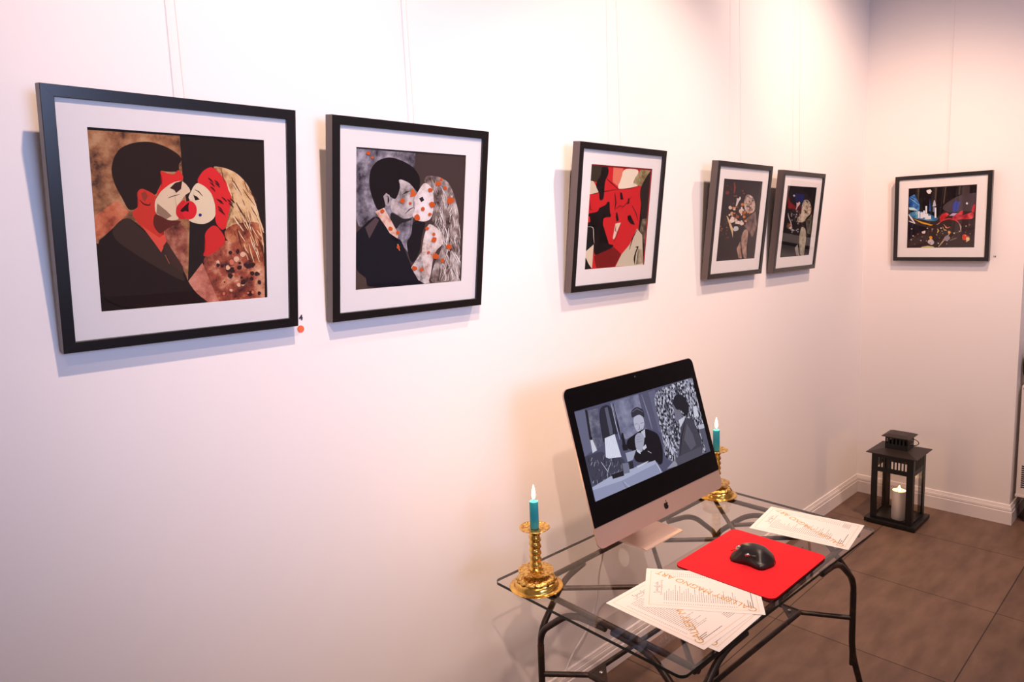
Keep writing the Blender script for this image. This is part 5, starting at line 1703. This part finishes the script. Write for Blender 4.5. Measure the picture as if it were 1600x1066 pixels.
def price_list(label, centre, ang, z, seed):
    """Page axes: x to the reader's right, y towards the page's head; ang turns page x in the world."""
    t = thing('price_list', label, 'paper', (centre[0], centre[1], z), (0, 0, ang), 'cream price lists on the table')
    PW, PH, th = 0.210, 0.297, 0.0006
    bm = bmesh.new(); prism(bm, rrect(-PW / 2, PW / 2, -PH / 2, PH / 2, 0.002, 2), 2, 0.0, th); obj('sheet', bm, MT['paper'], t)
    z1 = th + 0.00012
    bm = bmesh.new()
    bx, by, lw = PW / 2 - 0.0135, PH / 2 - 0.0125, 0.0011
    quad(bm, -bx, bx, by - lw, by, z1); quad(bm, -bx, bx, -by, -by + lw, z1)
    quad(bm, -bx, -bx + lw, -by, by, z1); quad(bm, bx - lw, bx, -by, by, z1)
    obj('gold_border', bm, MT['goldline'], t)
    rg = random.Random(seed)
    bm = bmesh.new()
    bp = bmesh.new()
    y = PH / 2 - 0.052
    while y > -PH / 2 + 0.064:
        x = -PW / 2 + 0.024
        quad(bm, x, x + 0.0045, y, y + 0.0012, z1)
        x = -PW / 2 + 0.040
        end = x + rg.choice([0.035, 0.05, 0.045, 0.06, 0.075, 0.04])
        while x < end:
            l = rg.uniform(0.004, 0.012)
            quad(bm, x, x + l, y, y + 0.0012, z1)
            x += l + 0.0016
        for xx in (0.066, 0.078):
            quad(bp, xx, xx + 0.0055, y, y + 0.0012, z1)
        y -= 0.0056
    obj('text_lines', bm, MT['ink'], t)
    obj('price_column', bp, MT['ink'], t)
    bm = bmesh.new()
    for i in range(5):
        quad(bm, 0.052 - i * 0.001, 0.088 - i * 0.001, -PH / 2 + 0.054 - i * 0.0048, -PH / 2 + 0.0552 - i * 0.0048, z1)
    obj('corner_note', bm, MT['ink'], t)
    bm = bmesh.new()
    scribble(bm, -0.030, PH / 2 - 0.031, 0.060, 0.010, 9, z1, 4, 0.0009)
    scribble(bm, -0.040, PH / 2 - 0.0425, 0.080, 0.0055, 16, z1, 7, 0.0006)
    obj('script_heading', bm, MT['dark_ink'], t)
    bm = bmesh.new()
    for i, l in enumerate((0.038, 0.030, 0.085)):
        quad(bm, -PW / 2 + 0.028, -PW / 2 + 0.028 + l, -PH / 2 + 0.036 - i * 0.0055, -PH / 2 + 0.0375 - i * 0.0055, z1)
    obj('footer_lines', bm, MT['dark_ink'], t)
    text_mesh('gold_lettering', 'GALLERY MAGNO ART', 0.0295, MT['gold_ink'], t, (0.0, -0.006, z1 + 0.00012), (0, 0, 0.955), shear=0.0, bold=0.0, space=1.0)
    return t


def sheet_pose(tl, tr, br, bl):
    """Corners in the photo's order (head left) give the page: head = tl-bl edge, page x runs bl -> tl."""
    c = (Vector(tl) + Vector(tr) + Vector(br) + Vector(bl)) / 4
    x = (Vector(tl) - Vector(bl)).normalized() + (Vector(tr) - Vector(br)).normalized()
    return c, math.atan2(x.y, x.x)


c, a = sheet_pose((-2.321, -0.561), (-2.273, -0.853), (-2.480, -0.881), (-2.529, -0.591))
price_list('cream price list lying alone at the far right end of the glass table', c, a, TZ + 0.0001, 11)
price_list('lowest cream price list of the fanned pile at the table front edge', (-3.0815, -0.7165), 0.011, TZ + 0.0001, 12)
price_list('middle cream price list of the fanned pile, partly covered by another sheet', (-3.0898, -0.694), -0.045, TZ + 0.0012, 13)
c, a = sheet_pose((-2.971, -0.512), (-2.796, -0.752), (-2.979, -0.871), (-3.138, -0.627))
tp = price_list('topmost cream price list of the fanned pile overlapping the red pad', c, a, TZ + 0.0023, 14)

# ------------------------------------------------------------------ candlesticks and candles


def candlestick(label):
    t = thing('candlestick', label, 'candlestick', group='brass candlesticks on the glass table')
    bm = bmesh.new()
    lathe(bm, [(0.056, 0.0), (0.060, 0.0012), (0.071, 0.0045), (0.0725, 0.0062), (0.071, 0.0072), (0.064, 0.006), (0.0605, 0.0075), (0.0595, 0.012), (0.0575, 0.019), (0.054, 0.024)], 72,
          rfn=lambda a, z, r: 1 + (0.012 * math.cos(36 * a) if r > 0.070 else 0))
    obj('base_dish', bm, MT['brass'], t, smooth='all')
    bm = bmesh.new()
    lathe(bm, [(0.054, 0.0238), (0.052, 0.0285), (0.046, 0.0335), (0.038, 0.0370), (0.031, 0.0385), (0.029, 0.0420), (0.033, 0.0445), (0.030, 0.048)], 96,
          rfn=lambda a, z, r: 1 + (0.030 * math.cos(14 * a + z * 240) * (r > 0.034)))
    obj('embossed_dome', bm, MT['brass_chased'], t, smooth='all')
    bm = bmesh.new()
    lathe(bm, [(0.020, 0.048), (0.044, 0.0485), (0.0477, 0.0500), (0.0477, 0.0512), (0.044, 0.0516), (0.020, 0.0520)], 64)
    obj('collar_disc', bm, MT['brass_chased'], t, smooth=True)
    bm = bmesh.new()
    prof = [(0.0195, 0.0515), (0.0175, 0.056)] + [(0.0150, 0.058 + 0.001 * i) for i in range(100)] + [(0.0150, 0.159), (0.0185, 0.163)]
    lathe(bm, prof, 40, rfn=lambda a, z, r: 1 + (0.115 * math.sin(a + 2 * PI * z / 0.0185) + 0.03 * math.sin(2 * a + 4 * PI * z / 0.0185 + 0.8) if 0.057 < z < 0.1585 else 0))
    obj('twisted_column', bm, MT['brass'], t, smooth='all')
    bm = bmesh.new()
    lathe(bm, [(0.012, 0.1615), (0.030, 0.1655), (0.0395, 0.1690), (0.0412, 0.1705), (0.0405, 0.1718), (0.030, 0.1690), (0.0150, 0.1680)], 64)
    obj('drip_pan', bm, MT['brass_chased'], t, smooth=True)
    return t


def taper_candle(label):
    t = thing('taper_candle', label, 'candle', group='teal candles in the candlesticks')
    h = 0.0745
    bm = bmesh.new(); lathe(bm, [(0.0117, 0.0), (0.0119, 0.002), (0.0119, h - 0.002), (0.0112, h - 0.0005), (0.009, h - 0.0012), (0, h - 0.0016)], 32); obj('wax', bm, MT['teal_wax'], t, smooth=True)
    bm = bmesh.new(); tube(bm, [(0, 0, h - 0.002), (0.0003, 0, h + 0.005), (0.0012, 0, h + 0.009)], 0.0008, 8, 0.004); obj('wick', bm, MT['wick'], t, smooth=True)
    bm = bmesh.new(); lathe(bm, [(0.0, h + 0.005), (0.0030, h + 0.0075), (0.0050, h + 0.013), (0.0054, h + 0.018), (0.0046, h + 0.026), (0.0030, h + 0.034), (0.0014, h + 0.041), (0, h + 0.046)], 20); obj('flame', bm, MT['flame'], t, smooth='all')
    return t


def copy_tree(o, parent=None):
    c = o.copy()
    C.objects.link(c)
    if parent:
        c.parent = parent
    for ch in list(o.children):
        copy_tree(ch, c)
    return c


def flame_light(loc, power):
    l = bpy.data.lights.new('flame_light', 'POINT')
    l.energy = power
    l.color = (1.0, 0.62, 0.28)
    l.shadow_soft_size = 0.012
    o = bpy.data.objects.new('flame_light', l)
    C.objects.link(o)
    o.location = loc


cs = candlestick('gold twisted candlestick at the front left corner of the glass table')
cs.location = (-3.2440, -0.346, TZ)
cs2 = copy_tree(cs)
cs2['label'] = 'gold candlestick half hidden behind the right edge of the computer'
cs2.location = (-2.344, -0.364, TZ)
cs2.rotation_euler = (0, 0, 1.2)
tc_ = taper_candle('lit teal candle standing left of the computer in gold candlestick')
tc_.location = (-3.2440, -0.346, TZ + 0.1690)
tc2 = copy_tree(tc_)
tc2['label'] = 'lit teal candle partly hidden behind the computer screen'
tc2.location = (-2.344, -0.364, TZ + 0.1690 - 0.006)
tc2.location.z = TZ + 0.1690
flame_light((-3.2440, -0.346, TZ + 0.169 + 0.100), 1.5)
flame_light((-2.344, -0.364, TZ + 0.169 + 0.100), 1.5)

# ------------------------------------------------------------------ lantern
LX, LY = -0.333, -0.352
ln = thing('lantern', 'black metal lantern with glass sides on floor near the corner', 'lantern', (LX, LY, 0), (0, 0, 0))
bm = bmesh.new()
box(bm, -0.134, 0.134, -0.135, 0.135, 0.006, 0.028, bev=0.002)
for sx in (-1, 1):
    for sy in (-1, 1):
        box(bm, sx * 0.10 - 0.015, sx * 0.10 + 0.015, sy * 0.10 - 0.015, sy * 0.10 + 0.015, 0.0, 0.0062)
obj('base', bm, MT['black_metal'], ln)
HB = 0.110
for sx in (-1, 1):
    for sy in (-1, 1):
        bm = bmesh.new()
        x_, y_ = sx * HB, sy * HB
        prism(bm, [(x_, y_), (x_ - sx * 0.034, y_), (x_ - sx * 0.034, y_ - sy * 0.003), (x_ - sx * 0.003, y_ - sy * 0.003), (x_ - sx * 0.003, y_ - sy * 0.034), (x_, y_ - sy * 0.034)], 2, 0.028, 0.412)
        obj('post', bm, MT['black_metal'], ln)


def slotted(bm, hw, off, z0, z1, zs0, zs1, n, sw_, axis, thick=0.003):
    """A flat panel of half width hw with n upright slots; axis 0: in plane x = off, 1: in plane y = off."""
    def bx(a0, a1, b0, b1):
        lo, hi = sorted((off, off - math.copysign(thick, off)))
        if axis == 0:
            box(bm, lo, hi, a0, a1, b0, b1)
        else:
            box(bm, a0, a1, lo, hi, b0, b1)
    bx(-hw, hw, z0, zs0)
    bx(-hw, hw, zs1, z1)
    pitch = (2 * hw) / n
    for i in range(n + 1):
        c0 = -hw + i * pitch
        bx(max(-hw, c0 - (pitch - sw_) / 2), min(hw, c0 + (pitch - sw_) / 2), zs0, zs1)


for axis in (0, 1):
    for s in (-1, 1):
        bm = bmesh.new(); slotted(bm, HB - 0.030, s * (HB - 0.001), 0.305, 0.412, 0.332, 0.388, 9, 0.0105, axis)
        obj('slotted_panel', bm, MT['black_metal'], ln)
        bm = bmesh.new()
        lo, hi = sorted((s * (HB - 0.0045), s * (HB - 0.0060)))
        if axis == 0:
            box(bm, lo, hi, -HB + 0.012, HB - 0.012, 0.030, 0.315)
        else:
            box(bm, -HB + 0.012, HB - 0.012, lo, hi, 0.030, 0.315)
        obj('glass_pane', bm, MT['tglass'], ln)
        bm = bmesh.new()
        lo, hi = sorted((s * (HB - 0.0005), s * (HB - 0.006)))
        if axis == 0:
            box(bm, lo, hi, -HB + 0.004, HB - 0.004, 0.028, 0.040)
        else:
            box(bm, -HB + 0.004, HB - 0.004, lo, hi, 0.028, 0.040)
        obj('bottom_bar', bm, MT['black_metal'], ln)
bm = bmesh.new()


def hip(bm, e, top, z0, z1, lip=0.004):
    lo = [bm.verts.new((sx * e, sy * e, z0)) for sx, sy in ((-1, -1), (1, -1), (1, 1), (-1, 1))]
    l2 = [bm.verts.new((v.co.x, v.co.y, z0 + lip)) for v in lo]
    hi = [bm.verts.new((sx * top, sy * top, z1)) for sx, sy in ((-1, -1), (1, -1), (1, 1), (-1, 1))]
    bm.faces.new(lo[::-1])
    bm.faces.new(hi)
    for i in range(4):
        j = (i + 1) % 4
        bm.faces.new([lo[i], lo[j], l2[j], l2[i]])
        bm.faces.new([l2[i], l2[j], hi[j], hi[i]])


hip(bm, 0.134, 0.062, 0.411, 0.432)
obj('roof', bm, MT['brown_metal'], ln)
for axis in (0, 1):
    for s in (-1, 1):
        bm = bmesh.new(); slotted(bm, 0.058, s * 0.058, 0.430, 0.503, 0.462, 0.492, 6, 0.010, axis, 0.002); obj('chimney_side', bm, MT['black_metal'], ln)
bm = bmesh.new(); hip(bm, 0.074, 0.045, 0.502, 0.516, 0.003); obj('chimney_roof', bm, MT['brown_metal'], ln)
bm = bmesh.new()
rp = [(0.02 * 0 + 0.0, -0.056, 0.492)] + [(0.0, -0.058 - 0.042 * math.sin(PI * k / 12), 0.474 + 0.020 * math.cos(PI * k / 12)) for k in range(13)]
tube(bm, rp, 0.0022, 8, 0)
o = obj('ring_handle', bm, MT['black_metal'], ln, smooth=True)

lc = thing('pillar_candle', 'white pillar candle glowing inside the black lantern', 'candle', (-0.372, -0.372, 0.0282))
bm = bmesh.new()
lathe(bm, [(0.0355, 0.0), (0.037, 0.002), (0.037, 0.160), (0.0355, 0.166), (0.033, 0.166), (0.030, 0.158), (0.0, 0.155)], 40, rfn=lambda a, z, r: 1 + (0.01 * math.sin(3 * a) if z > 0.15 else 0))
obj('wax', bm, MT['white_wax'], lc, smooth=True)
bm = bmesh.new(); lathe(bm, [(0.0, 0.156), (0.006, 0.161), (0.0085, 0.170), (0.007, 0.180), (0.003, 0.190), (0, 0.195)], 18); obj('flame', bm, MT['flame_tip'], lc, smooth='all')
flame_light((-0.372, -0.372, 0.0282 + 0.205), 0.40)

# ------------------------------------------------------------------ heater and bags at the right edge
ht = thing('wall_heater', 'white metal heater cabinet with dark vents beside the back wall', 'heater', (0.16, -1.2, 0.0))
hx0, hy1 = 0.030 - 0.16, -0.853 + 1.2
bm = bmesh.new(); box(bm, hx0, hx0 + 0.20, hy1 - 0.7, hy1, 0.170, 0.790, bev=0.004); obj('cabinet', bm, MT['white_metal'], ht)
bm = bmesh.new(); box(bm, hx0 - 0.004, hx0 + 0.2, hy1 - 0.702, hy1 + 0.002, 0.160, 0.172); obj('bottom_lip', bm, MT['white_metal'], ht)
for i in range(11):
    bm = bmesh.new(); box(bm, hx0 - 0.002, hx0 + 0.002, hy1 - 0.30, hy1 - 0.022, 0.215 + i * 0.012, 0.221 + i * 0.012); obj('vent', bm, MT['dark'], ht)
for i in range(2):
    bm = bmesh.new(); lathe(bm, [(0.004, 0), (0.003, 0.002), (0, 0.0025)], 12)
    o = obj('screw', bm, MT['dark'], ht); o.location = (hx0, hy1 - 0.012 - i * 0.03, 0.774); o.rotation_euler = (0, -PI / 2, 0)
bm = bmesh.new(); box(bm, hx0 + 0.02, hx0 + 0.18, hy1 - 0.68, hy1 - 0.06, 0.0, 0.162); obj('plinth', bm, MT['dark'], ht)


def bag(name, label, loc, sx, sy, sz):
    t = thing(name, label, 'bag', loc)
    bm = bmesh.new()
    bmesh.ops.create_icosphere(bm, subdivisions=4, radius=1.0)
    for v in bm.verts:
        p = v.co
        f = 1 + 0.04 * math.sin(5 * p.x + 2) * math.cos(4 * p.z)
        q = [math.copysign(abs(a) ** 0.55, a) * f for a in p]
        v.co = (q[0] * sx, q[1] * sy, max(0.0, sz + q[2] * sz))
    obj('bag_body', bm, MT['black_cloth'], t, smooth='all')
    bm = bmesh.new(); tube(bm, [(-sx * 0.4, 0, sz * 1.9), (-sx * 0.38, 0, sz * 2.15), (sx * 0.38, 0, sz * 2.15), (sx * 0.4, 0, sz * 1.9)], 0.006, 8, 0.04); obj('strap', bm, MT['black_cloth'], t, smooth=True)
    return t


bag('bag', 'black rounded bag on top of the white heater', (0.125, -0.950, 0.790), 0.085, 0.105, 0.10)
bag('bag', 'black bag standing on the floor tiles at the right edge', (-1.30, -1.285, 0.0), 0.12, 0.115, 0.09)
